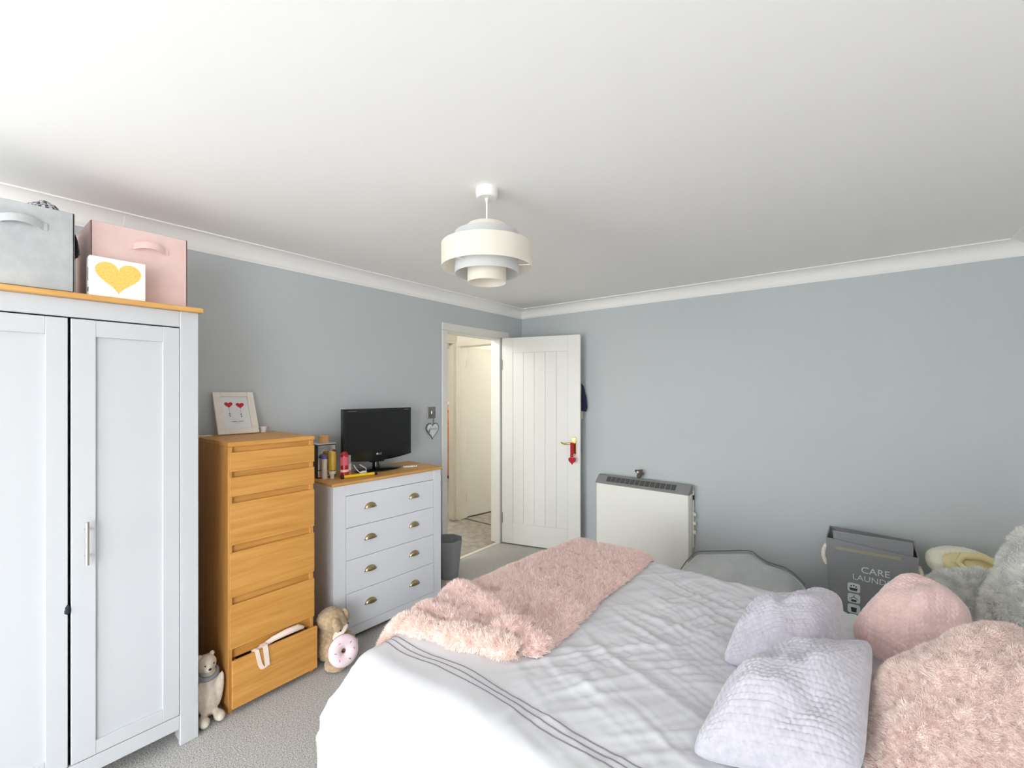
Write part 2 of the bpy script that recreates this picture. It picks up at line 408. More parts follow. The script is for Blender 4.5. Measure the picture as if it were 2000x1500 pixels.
# hall beyond
HX = -.912
struct('wall_hall_left', B().box(HX-.076, HX, -.087, -.03, 0, H).box(HX-.076, HX, -.87, -.087, 2.02, H).box(HX-.076, HX, YF, -.87, 0, H), 'cream')
struct('wall_hall_end', B().box(-.988, -.885, -.03, .09, 0, H).box(-.115, -.1, -.03, .09, 0, H).box(-.885, -.115, -.03, .09, 2.0, H), 'hallwall')
struct('wall_divider', B().box(-.988, -.95, .09, 2.35, 0, H), 'hallwall')
struct('wall_hall_near', B().box(-5, -.1, YF-.1, YF, 0, H), 'hallwall')
struct('wall_far_bedroom', B().box(-5, 0, 2.35, 2.45, 0, H).box(-.1, 0, .1, 2.35, 0, H).box(-5, -4.9, YF, 2.35, 0, H), 'hallwall')
tr2 = thing('trim_6', None, None, (-.5, -.03, 0), kind='structure')
for (x0, x1, z0, z1) in ((-.411, -.345, 0, 1.984), (.345, .385, 0, 1.984), (-.411, .385, 1.985, 2.045)):
    B().box(x0, x1, -.02, 0, z0, z1, .004).obj('architrave', 'cream', tr2)
B().box(-.386, -.364, 0, .122, 0, 2.0, .003).obj('door_lining', 'white', tr2); B().box(.364, .386, 0, .122, 0, 2.0, .003).obj('door_lining', 'white', tr2)
B().box(-.364, .364, 0, .122, 1.985, 2.0, .003).obj('door_lining', 'white', tr2)
B().box(-.364, .364, .07, .09, -.004, .003).obj('threshold_strip', 'slot', tr2)
d2 = thing('door_2', None, None, (-.868, .085, .012), math.radians(80), kind='structure')
B().box(0, .74, 0, .036, 0, 1.97, .003).obj('door_leaf', 'white', d2)
for z in (.22, 1.78): B().box(-.012, .006, -.012, .0, z-.045, z+.045, .002).lathe([(.006, z-.045), (.006, z+.045)], (-.006, -.012, 0), 10).obj('hinge', 'cream', d2)
# ------------------------------------------------------------------ bedroom door, standing open against the back wall
hx, hy_ = .012, -.335
ang = math.atan2(.215, .765)
d1 = thing('door_1', None, None, (hx, hy_, .012), ang, kind='structure')
LW, LH = .775, 1.978
st = .115
b = B().box(0, st, 0, .038, 0, LH, .002).box(LW-st, LW, 0, .038, 0, LH, .002).box(st, LW-st, 0, .038, 0, .20, .002).box(st, LW-st, 0, .038, LH-.145, LH, .002)
b.obj('door_frame', 'white', d1)
nb = 5; bw = (LW-2*st)/nb
pb = None
for i in range(nb):
    if pb is None:
        pb = B().box(-bw/2+.0004, bw/2-.0004, .003, .034, .20, LH-.145, .0022).obj('plank', 'white', d1); o = pb
    else:
        o = pb.copy(); COL.objects.link(o); o.parent = d1
    o.location = (st+bw*(i+.5), 0, 0)
for z in (.24, 1.72): B().box(.004, .010, -.0025, .001, z-.05, z+.05).obj('hinge', 'switch', d1)
hd = B().box(LW-.075, LW-.037, -.009, 0, .895, 1.045, .003).obj('handle_plate', 'gold', d1)
B().tube([(LW-.056, -.006, .995), (LW-.056, -.045, .995)], .009, 10).tube([(LW-.056, -.045, .995), (LW-.09, -.05, .993), (LW-.13, -.05, .985), (LW-.155, -.048, .992), (LW-.165, -.046, 1.0)], [.009, .0085, .007, .006, .005], 10).obj('lever', 'gold', d1, 60)
B().box(LW-.003, LW+.002, .010, .028, .9, 1.04, .001).tube([(LW, .019, .985), (LW+.012, .019, .985)], .006, 8).obj('latch', 'steel', d1)
# things hanging on the door
Md = Matrix.Translation((hx, hy_, .012)) @ Matrix.Rotation(ang, 4, 'Z')
p = Md @ Vector((LW-.060, -.058, .985))
rh = thing('heart_ornament', 'small red felt heart hanging by red ribbon from brass door handle', 'ornament', p, ang)
B().prism(heart(0, -.148, .066, .066), .014, 'y', -.007).obj('felt_heart', 'red', rh, 40)
b = B()
for dx in (-.010, .004): b.box(dx-.006, dx+.008, -.002, .0, -.115, .014, .0008)
b.box(-.014, .012, -.002, .024, .010, .015, .0008)
b.obj('ribbon', 'red', rh); B().tube([(0, 0, -.105), (0, 0, -.128)], .0015, 6).obj('loop', 'red', rh)
p = Md @ Vector((LW-.04, .038, 1.30))
g = thing('hanging_garment', 'navy blue garment hanging behind open white door', 'clothing', p, ang)
B().tube([(.0, .048, .26), (.03, .05, .20), (.048, .05, .10), (.056, .05, .02), (.05, .048, -.02)], [.012, .022, .028, .028, .024], 12).tube([(-.05, .045, .25), (-.03, .05, .1), (-.03, .05, -.02)], [.02, .03, .03], 12).obj('cloth', 'navy', g, 60)
B().box(.028, .046, .034, .04, -.09, -.01, .002).obj('cloth_tag', 'garm', g)
B().tube([(-.02, 0, .27), (-.02, .03, .26), (-.02, .045, .275)], .006, 8).obj('hook', 'steel', g, 50)
# light switch with hanging heart mirror
sw = thing('light_switch', 'square brushed grey light switch on blue wall beside doorway', 'switch', (0, -1.224, 1.302))
B().box(0, .008, -.043, .043, -.046, .046, .0025).obj('plate', 'switch', sw)
B().box(.008, .014, -.008, .008, -.012, .014, .002).obj('rocker', 'steel', sw); B().lathe([(0, .0085), (.0035, .0085)], (0, .032, 0), 8, 'x').obj('screw', 'blackp', sw)
hm = thing('heart_mirror', 'heart-shaped mirror plaque hanging from the grey light switch', 'ornament', (.016, -1.224, 1.30))
B().prism(heart(0, -.15, .132, .135), .006, 'x', -.004).obj('bevelled_rim', 'ring', hm, 40)
B().prism(heart(0, -.149, .116, .118), .003, 'x', .001).obj('mirror_face', 'steel2', hm, 40)
B().tube([(.006, .002, .012), (.006, .006, -.04), (.004, .003, -.098)], .004, 6).obj('ribbon', 'switch', hm)
text('lettering', 'family', .034, 'inkgrey', hm, Matrix.Translation((.0045, .004, -.140)) @ FACEX, .0002, shear=.3)
for k, (wd_, z) in enumerate(((.07, -.157), (.064, -.17), (.054, -.183))):
    B().box(.0042, .0046, -wd_/2, wd_/2, z, z+.0015).obj('text_line', 'silver', hm)
B().ball((.005, -.040, -.150), (.003, .014, .014), 1).ball((.005, -.036, -.137), (.003, .008, .01), 1).obj('flower', 'scarf', hm, 60)

# ------------------------------------------------------------------ pendant lamp
LX, LY = 1.565, -2.30
pl = thing('pendant_lamp', 'tiered cream and grey drum pendant lamp hanging from the ceiling', 'lamp', (LX, LY, H))
B().lathe([(0, 0), (.045, 0), (.046, -.02), (.043, -.036), (.038, -.040), (0, -.040)], n=36).obj('ceiling_rose', 'plastic', pl, 35)
B().tube([(0, 0, -.038), (0, 0, -.30)], .0035, 8).lathe([(.008, -.038), (.006, -.055)], n=12).obj('cord', 'plastic', pl)
def drum(name, r, z0, z1, m):
    t = .002
    return B().lathe([(r, z0), (r, z1), (r-t, z1), (r-t, z0), (r, z0)], n=64).obj(name, m, pl, 30)
drum('shade_ring', .185, -.325, -.232, 'shade')
drum('shade_ring', .131, -.350, -.186, 'shadegrey')
drum('shade_ring', .079, -.385, -.152, 'shade')
b = B()
for a in (.5, .5+2*PI/3, .5+4*PI/3):
    for z in (-.24, -.318):
        b.tube([(.02*math.cos(a), .02*math.sin(a), z), (.184*math.cos(a), .184*math.sin(a), z)], .002, 6)
b.lathe([(.022, -.238), (.022, -.242), (.016, -.242), (.016, -.238), (.022, -.238)], n=20)
b.obj('spider_frame', 'plastic', pl)
B().lathe([(.0, -.22), (.018, -.225), (.018, -.29), (.0, -.295)], n=20).obj('lamp_holder', 'plastic', pl, 40)
B().ball((0, 0, -.325), (.03, .03, .04), 3).obj('bulb', 'paper', pl, 60)

# ------------------------------------------------------------------ wardrobe
wy0, wy1, wf = -3.79, -3.006, .548
wr = thing('wardrobe', 'tall pale grey two-door wardrobe with oak top', 'wardrobe', (.28, (wy0+wy1)/2, 0))
wo = (.28, (wy0+wy1)/2, 0)
def wb(name, *a, bev=.002, m='greypaint', par=None): return B().box(*a, bev).obj(name, m, par or wr, 0, wo)
wb('side_panel', .02, wf, wy0, wy0+.065, 0, 1.808); wb('side_panel', .02, wf-.02, wy1-.018, wy1, 0, 1.808)
wb('post', wf-.022, wf, wy1-.065, wy1, 0, 1.808)
wb('leg_block', wf-.09, wf-.022, wy1-.06, wy1-.018, 0, .075)
wb('frieze_rail', wf-.02, wf-.001, wy0+.065, wy1-.065, 1.742, 1.808); wb('plinth_rail', wf-.02, wf-.002, wy0+.065, wy1-.065, .070, .128)
wb('back_panel', .02, .03, wy0+.065, wy1-.018, .07, 1.808); wb('base_panel', .03, wf-.02, wy0+.065, wy1-.018, .08, .1)
wb('top', .015, wf+.027, wy0-.022, wy1+.012, 1.808, 1.827, bev=.003, m='oak')
wb('gap_shade_panel', .03, wf-.06, -3.415, -3.40, .1, 1.808, m='dark')  # dark sheet painting the shade behind the gap between the doors
def wdoor(y0, y1, x):
    d = wb('door', x-.018, x-.010, y0, y1, .132, 1.737, bev=0)
    def sub(n, *a): o = B().box(*a, .0012).obj(n, 'greypaint', d, 0, wo); return o
    sub('stile', x-.012, x, y0, y0+.066, .132, 1.737); sub('stile', x-.012, x, y1-.056, y1, .132, 1.737)
    sub('rail', x-.012, x-.0005, y0+.066, y1-.056, .132, .183); sub('rail', x-.012, x-.0005, y0+.066, y1-.056, 1.676, 1.737)
    return d
dr = wdoor(-3.396, -3.073, wf); dl = wdoor(-3.723, -3.404, wf-.002)
b = B().tube([(wf+.032, -3.358, .847), (wf+.032, -3.358, 1.003)], .006, 14)
for z in (.877, .973): b.tube([(wf, -3.358, z), (wf+.032, -3.358, z)], .0045, 10)
b.obj('handle', 'steel', dr, 40, wo)
b = B().ball((wf-.002, -3.4045, .695), (.006, .008, .02), 1).ball((wf+.003, -3.406, .69), (.006, .009, .012), 1)
tag(b.obj('caught_cloth', 'teal', None, 60), 'scrap of dark teal cloth caught between the wardrobe doors', 'cloth')

# boxes on the wardrobe
ZW = 1.8275
def bin_box(name, lab, y0, y1, x0, x1, hgt, m, hyc, hzc):
    c = ((x0+x1)/2, (y0+y1)/2, ZW)
    t = thing(name, lab, 'box', c)
    b = B(); w = .008
    b.box(x0, x1, y0, y1, ZW, ZW+.008); b.box(x1-w, x1, y0, y1, ZW, ZW+hgt, .003); b.box(x0, x0+w, y0, y1, ZW, ZW+hgt, .003)
    b.box(x0, x1, y0, y0+w, ZW, ZW+hgt, .003); b.box(x0, x1, y1-w, y1, ZW, ZW+hgt, .003)
    b.obj('body', m, t, 0, c)
    n = 14; V = []; hw = .052
    for i in range(n+1):
        u = i/n*2-1; bow = .022*(1-u*u)
        for z in (-.013, .013):
            for x in (0, .003): V.append((x1+.001+bow+x, hyc+u*hw, hzc+z+.010*(1-u*u)))
    F = []
    for i in range(n):
        a = i*4; q = a+4
        F += [(a, a+2, q+2, q), (a+1, q+1, q+3, a+3), (a, q, q+1, a+1), (a+2, a+3, q+3, q+2)]
    F += [(0, 1, 3, 2), (n*4, n*4+2, n*4+3, n*4+1)]
    hs = npmesh('handle', V, F, m, t, 40, c)
    for s in (-1, 1): B().box(x1, x1+.003, hyc+s*hw-.012, hyc+s*hw+.012, hzc-.013, hzc+.013, .001).obj('handle_patch', m, hs, 0, c)
    return t
bin_box('storage_box', 'grey suede fabric storage box with handle on the wardrobe', -3.70, -3.384, .2, .53, .292, 'greyfab', -3.516, 2.05)
bin_box('storage_box', 'blush pink fabric storage box with handle on the wardrobe', -3.332, -3.018, .13, .45, .308, 'pinkfab', -3.150, 2.065)
# gingham cloth in the grey box
n = 26; th = np.linspace(-1, 1, n); V = np.zeros((n, n, 3))
for i, u in enumerate(th):
    for j, v in enumerate(th):
        V[i, j] = (.40+.11*u, -3.452+.085*v, 1.98+.192*(1-.6*u*u)**.5*max(0, 1-v*v)**.5+.012*nz(u*3, v*3))
tag(npmesh('gingham_cloth', V, gridfaces(n, n), 'gingham', None, 60), 'black and white checked cloth bulging out of the grey storage box', 'cloth')
ph = thing('clear_plastic_hangers', 'clear plastic strips poking out of the pink storage box', 'plastic strips', (.30, -3.24, 1.836))
for (p0, p1) in (((.32, -3.25, 1.84), (.36, -3.215, 2.205)), ((.30, -3.2, 1.84), (.33, -3.14, 2.165))):
    q0, q1 = Vector(p0), Vector(p1); d_ = Vector((0, .016, .0)); off = Vector((.30, -3.24, 1.836))
    V = [q0-d_-off, q0+d_-off, q1+Vector((0, .004, 0))-off, q1-off]; V += [v+Vector((.002, 0, 0)) for v in V]
    npmesh('strip', [tuple(v) for v in V], [(0, 1, 2, 3), (7, 6, 5, 4), (0, 4, 5, 1), (1, 5, 6, 2), (2, 6, 7, 3), (3, 7, 4, 0)], 'leaf', ph)
hb = thing('heart_box', 'white box with a big gold heart in front of the pink storage box', 'box', (.515, -3.267, ZW))
B().box(-.028, .028, -.080, .083, 0, .150, .001).obj('carton', 'cardwhite', hb)
B().prism(heart(.002, .076, .135, .118), .0006, 'x', .0281).obj('gold_heart', 'goldprint', hb)
B().box(-.012, .012, -.0806, -.08, .02, .035).box(-.006, .006, -.0806, -.08, .06, .11).obj('side_print', 'inkgrey', hb)

# ------------------------------------------------------------------ tall oak chest of six drawers
ty0, ty1, tf, TH = -2.876, -2.474, .498, 1.241
tc_ = thing('tall_drawer_chest', 'tall narrow oak veneer chest of six drawers', 'chest of drawers', (.26, (ty0+ty1)/2, 0))
to = (.26, (ty0+ty1)/2, 0)
def tb(name, *a, bev=.0015, m='oakf', par=None): return B().box(*a, bev).obj(name, m, par or tc_, 0, to)
tb('side_panel', .02, tf-.001, ty0, ty0+.018, 0, TH-.022, m='oakv'); tb('side_panel', .02, tf-.001, ty1-.018, ty1, 0, TH-.022, m='oakv')
tb('top', .015, tf+.004, ty0-.001, ty1+.006, TH-.022, TH, bev=.003)
tb('back_panel', .02, .028, ty0+.018, ty1-.018, .02, TH-.022)
DZs = [(1.193, 1.104), (1.078, .989), (.959, .765), (.732, .526), (.491, .289), (.247, .030)]
for k, (z1, z0) in enumerate(DZs):
    pull = .034 if k == 5 else .004
    d = tb('drawer', tf-.016+pull, tf+pull, ty0+.006, ty1+.004, z0, z1, bev=.002)
    tb('drawer_box', .06+pull, tf-.017+pull, ty0+.03, ty0+.042, z0+.02, z1-.02, par=d); tb('drawer_box', .06+pull, tf-.017+pull, ty1-.042, ty1-.03, z0+.02, z1-.02, par=d)
    tb('drawer_base', .06+pull, tf-.017+pull, ty0+.03, ty1-.03, z0+.014, z0+.02, par=d)
    if k: tb('rail', tf-.034, tf-.018, ty0+.018, ty1-.018, z1-.008, DZs[k-1][1]+.008, bev=0)
tb('rail', tf-.034, tf-.018, ty0+.018, ty1-.018, 1.18, TH-.022, bev=0)
# ribbon and clothes in the open bottom drawer
cl = thing('clothing_in_drawer', 'white cotton garment with a strap spilling from the open bottom drawer', 'clothing', (.46, -2.65, .24))
co = (.46, -2.65, .24)
B().tube([(.498, -2.83, .205), (.500, -2.76, .236), (.504, -2.68, .262), (.505, -2.62, .268), (.504, -2.56, .268), (.498, -2.53, .255)], [.006, .010, .013, .016, .016, .008], 10).obj('cloth', 'garm', cl, 60, co)
def strap(pts, wv, name):
    V = []
    for q in pts: V += [Vector(q)-Vector(wv), Vector(q)+Vector(wv)]
    V2 = [v+Vector((.0015, 0, 0)) for v in V]; n = len(pts); F = []
    for i in range(n-1): F += [(2*i, 2*i+1, 2*i+3, 2*i+2), (2*n+2*i+2, 2*n+2*i+3, 2*n+2*i+1, 2*n+2*i)]
    F += [(0, 2*n, 2*n+1, 1)]
    for i in range(n-1): F += [(2*i, 2*i+2, 2*n+2*i+2, 2*n+2*i), (2*i+1, 2*n+2*i+1, 2*n+2*i+3, 2*i+3)]
    return npmesh(name, [tuple(v) for v in V+V2], F, 'garm', cl, 50, co)
strap([(.505, -2.775, .252), (.534, -2.768, .254), (.537, -2.762, .22), (.537, -2.755, .185), (.537, -2.745, .163), (.538, -2.732, .158), (.538, -2.722, .166)], (0, .009, .002), 'strap')
strap([(.505, -2.735, .262), (.535, -2.732, .262), (.5375, -2.728, .23), (.5378, -2.724, .19), (.5378, -2.722, .163)], (0, .011, .001), 'strap')
# picture frame leaning on the wall
fr = thing('picture_frame', 'white wooden picture frame with two red heart balloons', 'picture frame', (.110, -2.690, TH), 0)
FW, FH = .202, .242; tilt = Matrix.Rotation(-math.radians(22), 4, 'Y')
def fb(b, n, m, par=None): return b.rot(tilt).obj(n, m, par or fr)
y0, y1 = -FW/2, FW/2; e = .034
for a in ((0, .016, y0, y0+e, 0, FH), (0, .016, y1-e, y1, 0, FH), (0, .0158, y0+e, y1-e, 0, e), (0, .0158, y0+e, y1-e, FH-e+.008, FH)):
    fb(B().box(*a, .0015), 'frame_side', 'frame')
fb(B().box(0, .006, y0+.01, y1-.01, .01, FH-.01), 'backing', 'frame')
pp = fb(B().box(.006, .0072, y0+.03, y1-.03, .03, FH-.024), 'print', 'paper')
for (cy, cz) in ((-.030, .168), (.026, .163)):
    fb(B().prism(heart(cy, cz, .041, .034), .0004, 'x', .0073), 'heart_print', 'redprint', pp)
    fb(B().box(.0073, .0076, cy-.0004, cy+.0004, cz-.045, cz-.018), 'string_print', 'inkgrey', pp)
    fb(B().box(.0073, .0076, cy-.004, cy+.003, cz-.052, cz-.047).box(.0073, .0076, cy-.006, cy+.004, cz-.060, cz-.0575).box(.0073, .0076, cy-.003, cy+.003, cz-.067, cz-.063), 'figure_print', 'inkdark', pp)
b = B(); yy = -.024
for k, w_ in enumerate((.022, .004, .022)): b.box(.0073, .0076, yy, yy+w_, .0705, .0735); yy += w_+.004
b.box(.0073, .0076, -.008, .014, .062, .0635)
fb(b, 'caption_print', 'inkgrey', pp)
cup = B().lathe([(0, .0), (.016, 0), (.020, .032), (.0185, .032), (.0155, .003), (0, .003)], n=24).obj('small_pot', 'plastic', None, 40)
cup.location = (.075, -2.552, TH); tag(cup, 'small white pot beside the picture frame', 'pot')
# a paper lying at the wall behind the frame
o = B().box(0, .06, -.03, .03, 0, .002).obj('white_card', 'cardwhite', None); o.location = (.03, -2.835, TH); tag(o, 'flat white card lying on the oak chest by the wall', 'card')

# ------------------------------------------------------------------ white-grey chest of four drawers
CH = .945
wc = thing('drawer_chest', 'pale grey chest of four drawers with oak top and cup handles', 'chest of drawers', (.412, -1.907, 0), math.radians(-2.3))
def cb(name, *a, bev=.0015, m='greydark', par=None): return B().box(*a, bev).obj(name, m, par or wc)
HL = .398; DP = -.385
cb('post', -.02, 0, -HL, -HL+.078, 0, CH-.018); cb('post', -.02, 0, HL-.066, HL, 0, CH-.018)
cb('side_panel', DP, -.02, -HL, -HL+.018, 0, CH-.018); cb('side_panel', DP, -.02, HL-.018, HL, 0, CH-.018)
cb('leg_block', -.075, -.02, HL-.062, HL-.018, 0, .03); cb('leg_block', -.075, -.02, -HL+.018, -HL+.07, 0, .03)
cb('back_panel', DP, DP+.01, -HL+.018, HL-.018, .03, CH-.018)
cb('top_rail', -.018, -.001, -HL+.078, HL-.066, .862, CH-.018); cb('plinth_rail', -.018, -.001, -HL+.078, HL-.066, .028, .083)
cb('top', DP, .014, -HL-.012, HL+.010, CH-.018, CH, bev=.005, m='oak')
cb('gap_shade_panel', -.06, -.05, -HL+.02, HL-.02, .05, .9, m='dark')  # dark sheet painting the shade in the gaps between drawers
def cup_handle():
    b = B(); n = 14; V = []; R = .039
    rows = []
    for i in range(9):                    # polar angle from the front rim to the top
        a = i/8*PI/2
        row = []
        for j in range(n+1):
            t = PI*j/n                     # along the width
            y = -R*math.cos(t); z = R*.78*math.sin(t)*math.cos(a); x = .020*math.sin(t)*math.sin(a)
            row.append(b.bm.verts.new((x, y, z)))
        rows.append(row)
    for p_, q_ in zip(rows, rows[1:]):
        for j in range(n):
            try: b.bm.faces.new((p_[j], p_[j+1], q_[j+1], q_[j]))
            except ValueError: pass
    b._fix()
    bmesh.ops.solidify(b.bm, geom=b.bm.faces[:], thickness=.0015)
    b.box(0, .003, -R-.004, -R+.006, -.004, .003, .001).box(0, .003, R-.006, R+.004, -.004, .003, .001)
    me = bpy.data.meshes.new('cup_handle'); b.bm.to_mesh(me); b.bm.free()
    me.materials.append(M['brass']); me.shade_smooth(); me.set_sharp_from_angle(angle=.9); return me
chm = cup_handle()
for k, (z0, z1) in enumerate(((.672, .859), (.481, .669), (.286, .478), (.086, .283))):
    pull = .003 if k == 3 else 0
    d = cb('drawer', -.018+pull, .001+pull, -HL+.080, HL-.068, z0, z1, bev=.0015)
    cb('drawer_box', -.3, -.018, -HL+.1, HL-.1, z0+.02, z1-.03, par=d, m='greydark')
    for y in (-.160, .166):
        h_ = bpy.data.objects.new('cup_handle', chm); COL.objects.link(h_); h_.parent = d; h_.location = (.001+pull, y, (z0+z1)/2+.003)
# --- television
RC = math.radians(-2.3)
def onchest(x, y, z=0):   # local position on the chest -> world
    return tuple(Matrix.Translation((.412, -1.907, CH)) @ Matrix.Rotation(RC, 4, 'Z') @ Vector((x, y, z)))
tv = thing('television', 'small black flat-screen television on a round glossy stand', 'television', onchest(-.235, .045), math.radians(-3))
Wt, z0, z1 = .258, .062, .415
n = 17; V = []; pts = []
for i in range(n):
    u = -1+2*i/(n-1); pts.append((u*Wt, z0+.012+.0-.024*(1-u*u)+.012))
pts = [(p_[0], p_[1]) for p_ in pts]+[(Wt, z1), (-Wt, z1)]
B().prism(pts, .034, 'x', -.02).obj('casing', 'blackgloss', tv)
B().box(.014, .0152, -Wt+.026, Wt-.022, z0+.075, z1-.024).obj('screen', 'screen', tv)
B().box(-.05, -.02, -.17, .17, .11, z1-.06, .01).obj('rear_housing', 'blackp', tv)
B().tube([(-.025, .0, .012), (-.025, 0, .10)], [.028, .022], 16).box(-.04, .0, -.05, .05, .05, .066, .004).obj('neck', 'blackgloss', tv, 40)
b = B().lathe([(0, 0), (.120, 0), (.124, .004), (.118, .008), (.04, .016), (0, .017)], n=48); b.rot(Matrix.Diagonal((.85, 1.4, 1, 1))); b.obj('stand_base', 'blackgloss', tv, 50)
B().lathe([(.0, .0), (.0075, 0)], (.0144, -.016, z0+.046), 20, 'x').obj('logo_disc', 'silver', tv)
text('logo_lettering', 'LG', .020, 'silver', tv, Matrix.Translation((.0145, .006, z0+.039)) @ FACEX, .0002)
B().box(.0143, .0146, -Wt+.028, -Wt+.09, z1-.017, z1-.014).obj('bezel_print', 'inkgrey', tv)
B().box(.0143, .0146, Wt-.06, Wt-.02, z1-.014, z1-.011).obj('bezel_print', 'inkgrey', tv)
# --- mirrored box, bottles and bits
mb = thing('mirror_box', 'dark box with mirrored front behind the amber and red bottles', 'box', onchest(-.265, -.325), math.radians(-6))
B().box(-.055, .05, -.058, .058, 0, .205, .002).obj('body', 'darkbox', mb)
B().box(.05, .053, -.054, .054, .05, .198, .001).obj('mirror_panel', 'mirror', mb)
B().box(.05, .053, -.054, .054, .006, .046, .001).obj('mirror_panel', 'mirror', mb)
B().box(-.056, .053, -.059, .059, .205, .209, .001).obj('glass_top', 'steel2', mb)
o = B().lathe([(0, 0), (.031, 0), (.031, .044), (.028, .048), (0, .048)], n=28).obj('cork_lid_pot', 'cork', None, 35); o.location = onchest(-.265, -.322, .2095); tag(o, 'round tan wooden pot standing on the mirrored box', 'pot')
def bottle(name, lab, loc, prof, m, bands=(), cap=None, cat='bottle', s=1):
    t = thing(name, lab, cat, loc)
    B().lathe([(r*s, z*s) for r, z in prof], n=24).obj('body', m, t, 35)
    for (r, a, c, bm_, nm) in bands: B().lathe([(r*s, a*s), (r*s+.0004, a*s), (r*s+.0004, c*s), (r*s, c*s)], n=24).obj(nm, bm_, t, 35)
    if cap: B().lathe([(r*s, z*s) for r, z in cap[0]], n=24).obj('cap', cap[1], t, 35)
    return t
bottle('perfume_bottle', 'amber bottle standing upside down on a white cap before the mirrored box', onchest(-.165, -.318), [(.014, .047), (.023, .052), (.023, .150), (.017, .163), (0, .167)], 'amber', cap=([(0, 0), (.012, 0), (.013, .024), (.020, .028), (.022, .047), (0, .047)], 'whitecap'))
bottle('body_spray_bottle', 'tall red rounded bottle with peach band beside the amber bottle', onchest(-.130, -.258), [(0, 0), (.023, 0), (.024, .035), (.024, .135), (.018, .152), (.008, .160), (0, .161)], 'redb', [(.0242, .037, .052, 'peach', 'band'), (.0242, .078, .128, 'redlab', 'label')])
bottle('lotion_bottle', 'small lilac-capped bottle tucked behind the amber bottle', onchest(-.192, -.352), [(0, 0), (.016, 0), (.016, .12), (0, .12)], 'whitecap', cap=([(.0, .121), (.018, .121), (.018, .135), (.010, .145), (0, .146)], 'purple'))
t = thing('pink_carton', 'small pink and white cosmetics carton beside the red bottle', 'box', onchest(-.195, -.205), .2)
B().box(-.016, .016, -.020, .020, 0, .03, .0005).obj('carton_base', 'pinkcard', t); B().box(-.016, .016, -.0202, .0202, .03, .072, .0005).obj('carton_side', 'cardwhite', t); B().box(-.014, .014, -.018, .018, .072, .125, .001).obj('clear_lid', 'shadegrey', t)
t = thing('yellow_baton', 'yellow tube with black ends lying on the chest top', 'tube', onchest(-.085, -.185, .0105), math.radians(76))
B().tube([(-.095, 0, 0), (.095, 0, 0)], .0095, 14).obj('tube', 'yellow', t, 40)
for s in (-1, 1): B().tube([(s*.094, 0, 0), (s*.112, 0, 0)], .0105, 14).obj('end_cap', 'blackp', t, 40)
t = thing('earphones', 'white earphones lying on the oak top before the television', 'earphones', onchest(-.150, -.118), 0)
B().ball((0, 0, .011), (.016, .026, .011), 2).obj('case', 'plastic', t, 60)
B().tube([(-.01, -.02, .012), (-.03, -.03, .03), (-.045, -.04, .06)], .0025, 6).tube([(0, .02, .012), (-.015, .03, .03), (-.05, .005, .055)], .0025, 6).obj('lead', 'plastic', t, 60)
t = thing('bead_hair_clip', 'white beaded hair clip lying on the oak top between television and doorway', 'hair clip', onchest(-.135, .235), math.radians(60))
for i in range(7): B().ball((-.042+.014*i, 0, .006), .0075, 1).obj('bead', 'plastic', t, 60)
B().box(-.045, .045, -.004, .004, 0, .002).obj('clip', 'steel', t)

# ------------------------------------------------------------------ bin, cable
bn = thing('waste_bin', 'dark grey octagonal waste bin beside the pale chest', 'bin', (.165, -1.19, 0))
prf = [(0, .003), (.083, .003), (.083, 0), (.085, 0), (.118, .30), (.115, .30), (.081, .006), (0, .006)]
b = B().lathe(prf[2:7], n=8); b.rot(Matrix.Rotation(PI/8, 4, 'Z')); b.obj('bucket', 'bin', bn)
b = B().lathe([(0, .002), (.084, .002), (.084, .006), (0, .006)], n=8); b.rot(Matrix.Rotation(PI/8, 4, 'Z')); b.obj('base', 'bin', bn)
pts = []
for i in range(60):
    t_ = i/59*4.6*PI; r_ = .055+.02*math.sin(t_*.7)
    pts.append((.40+r_*math.cos(t_)+.04*i/59, -1.40+1.2*r_*math.sin(t_)+.05*i/59, .006+.004*math.sin(t_*1.3)+.002*i/59))
pts += [(.52, -1.28, .004), (.60, -1.25, .004)]
tag(B().tube(pts, .003, 6).obj('charger_cable', 'cable', None, 60), 'thin pinkish white cable coiled on the carpet by the chest', 'cable')

# ------------------------------------------------------------------ plush toys
R3 = lambda ax, d: Matrix.Rotation(math.radians(d), 3, ax)
pt = thing('plush_bunny', 'beige plush toy hugging a pink doughnut beside the oak chest', 'soft toy', (.495, -2.372, 0), 0)
blob('body', [((-.01, .0, .08), (.075, .075, .08)), ((-.02, .0, .16), (.06, .065, .07)), ((.0, .0, .235), (.075, .078, .062)), ((.02, .03, .205), (.06, .05, .05)), ((.085, -.02, .030), (.065, .062, .032)), ((.05, .062, .135), (.03, .028, .04), R3('X', 30)), ((.06, .078, .085), (.035, .032, .055), R3('X', -14))], 'plush', pt, .009, .005)
blob('muzzle', [((.068, .012, .178), (.030, .050, .017), R3('X', 30)), ((.062, .040, .196), (.026, .022, .016), R3('X', 30))], 'plushlight', pt, .006, .002)
blob('ear', [((.070, -.006, .222), (.020, .024, .052), R3('X', 22))], 'plush', pt, .006, .004)
blob('ear', [((.035, .068, .245), (.022, .016, .042), R3('X', 22))], 'plush', pt, .006, .004)
blob('foot_pad', [((.092, .086, .080), (.012, .016, .045), R3('X', -18))], 'plushlight', pt, .005, .002)
DM = Matrix.Translation((.128, -.004, .108)) @ Matrix.Rotation(math.radians(72), 4, 'Y') @ Matrix.Rotation(.2, 4, 'X')
b = B().lathe([(.045+.034*math.cos(a), .024*math.sin(a)) for a in np.linspace(0, 2*PI, 17)], n=32); b.rot(DM); b.obj('doughnut', 'donut', pt, 60)
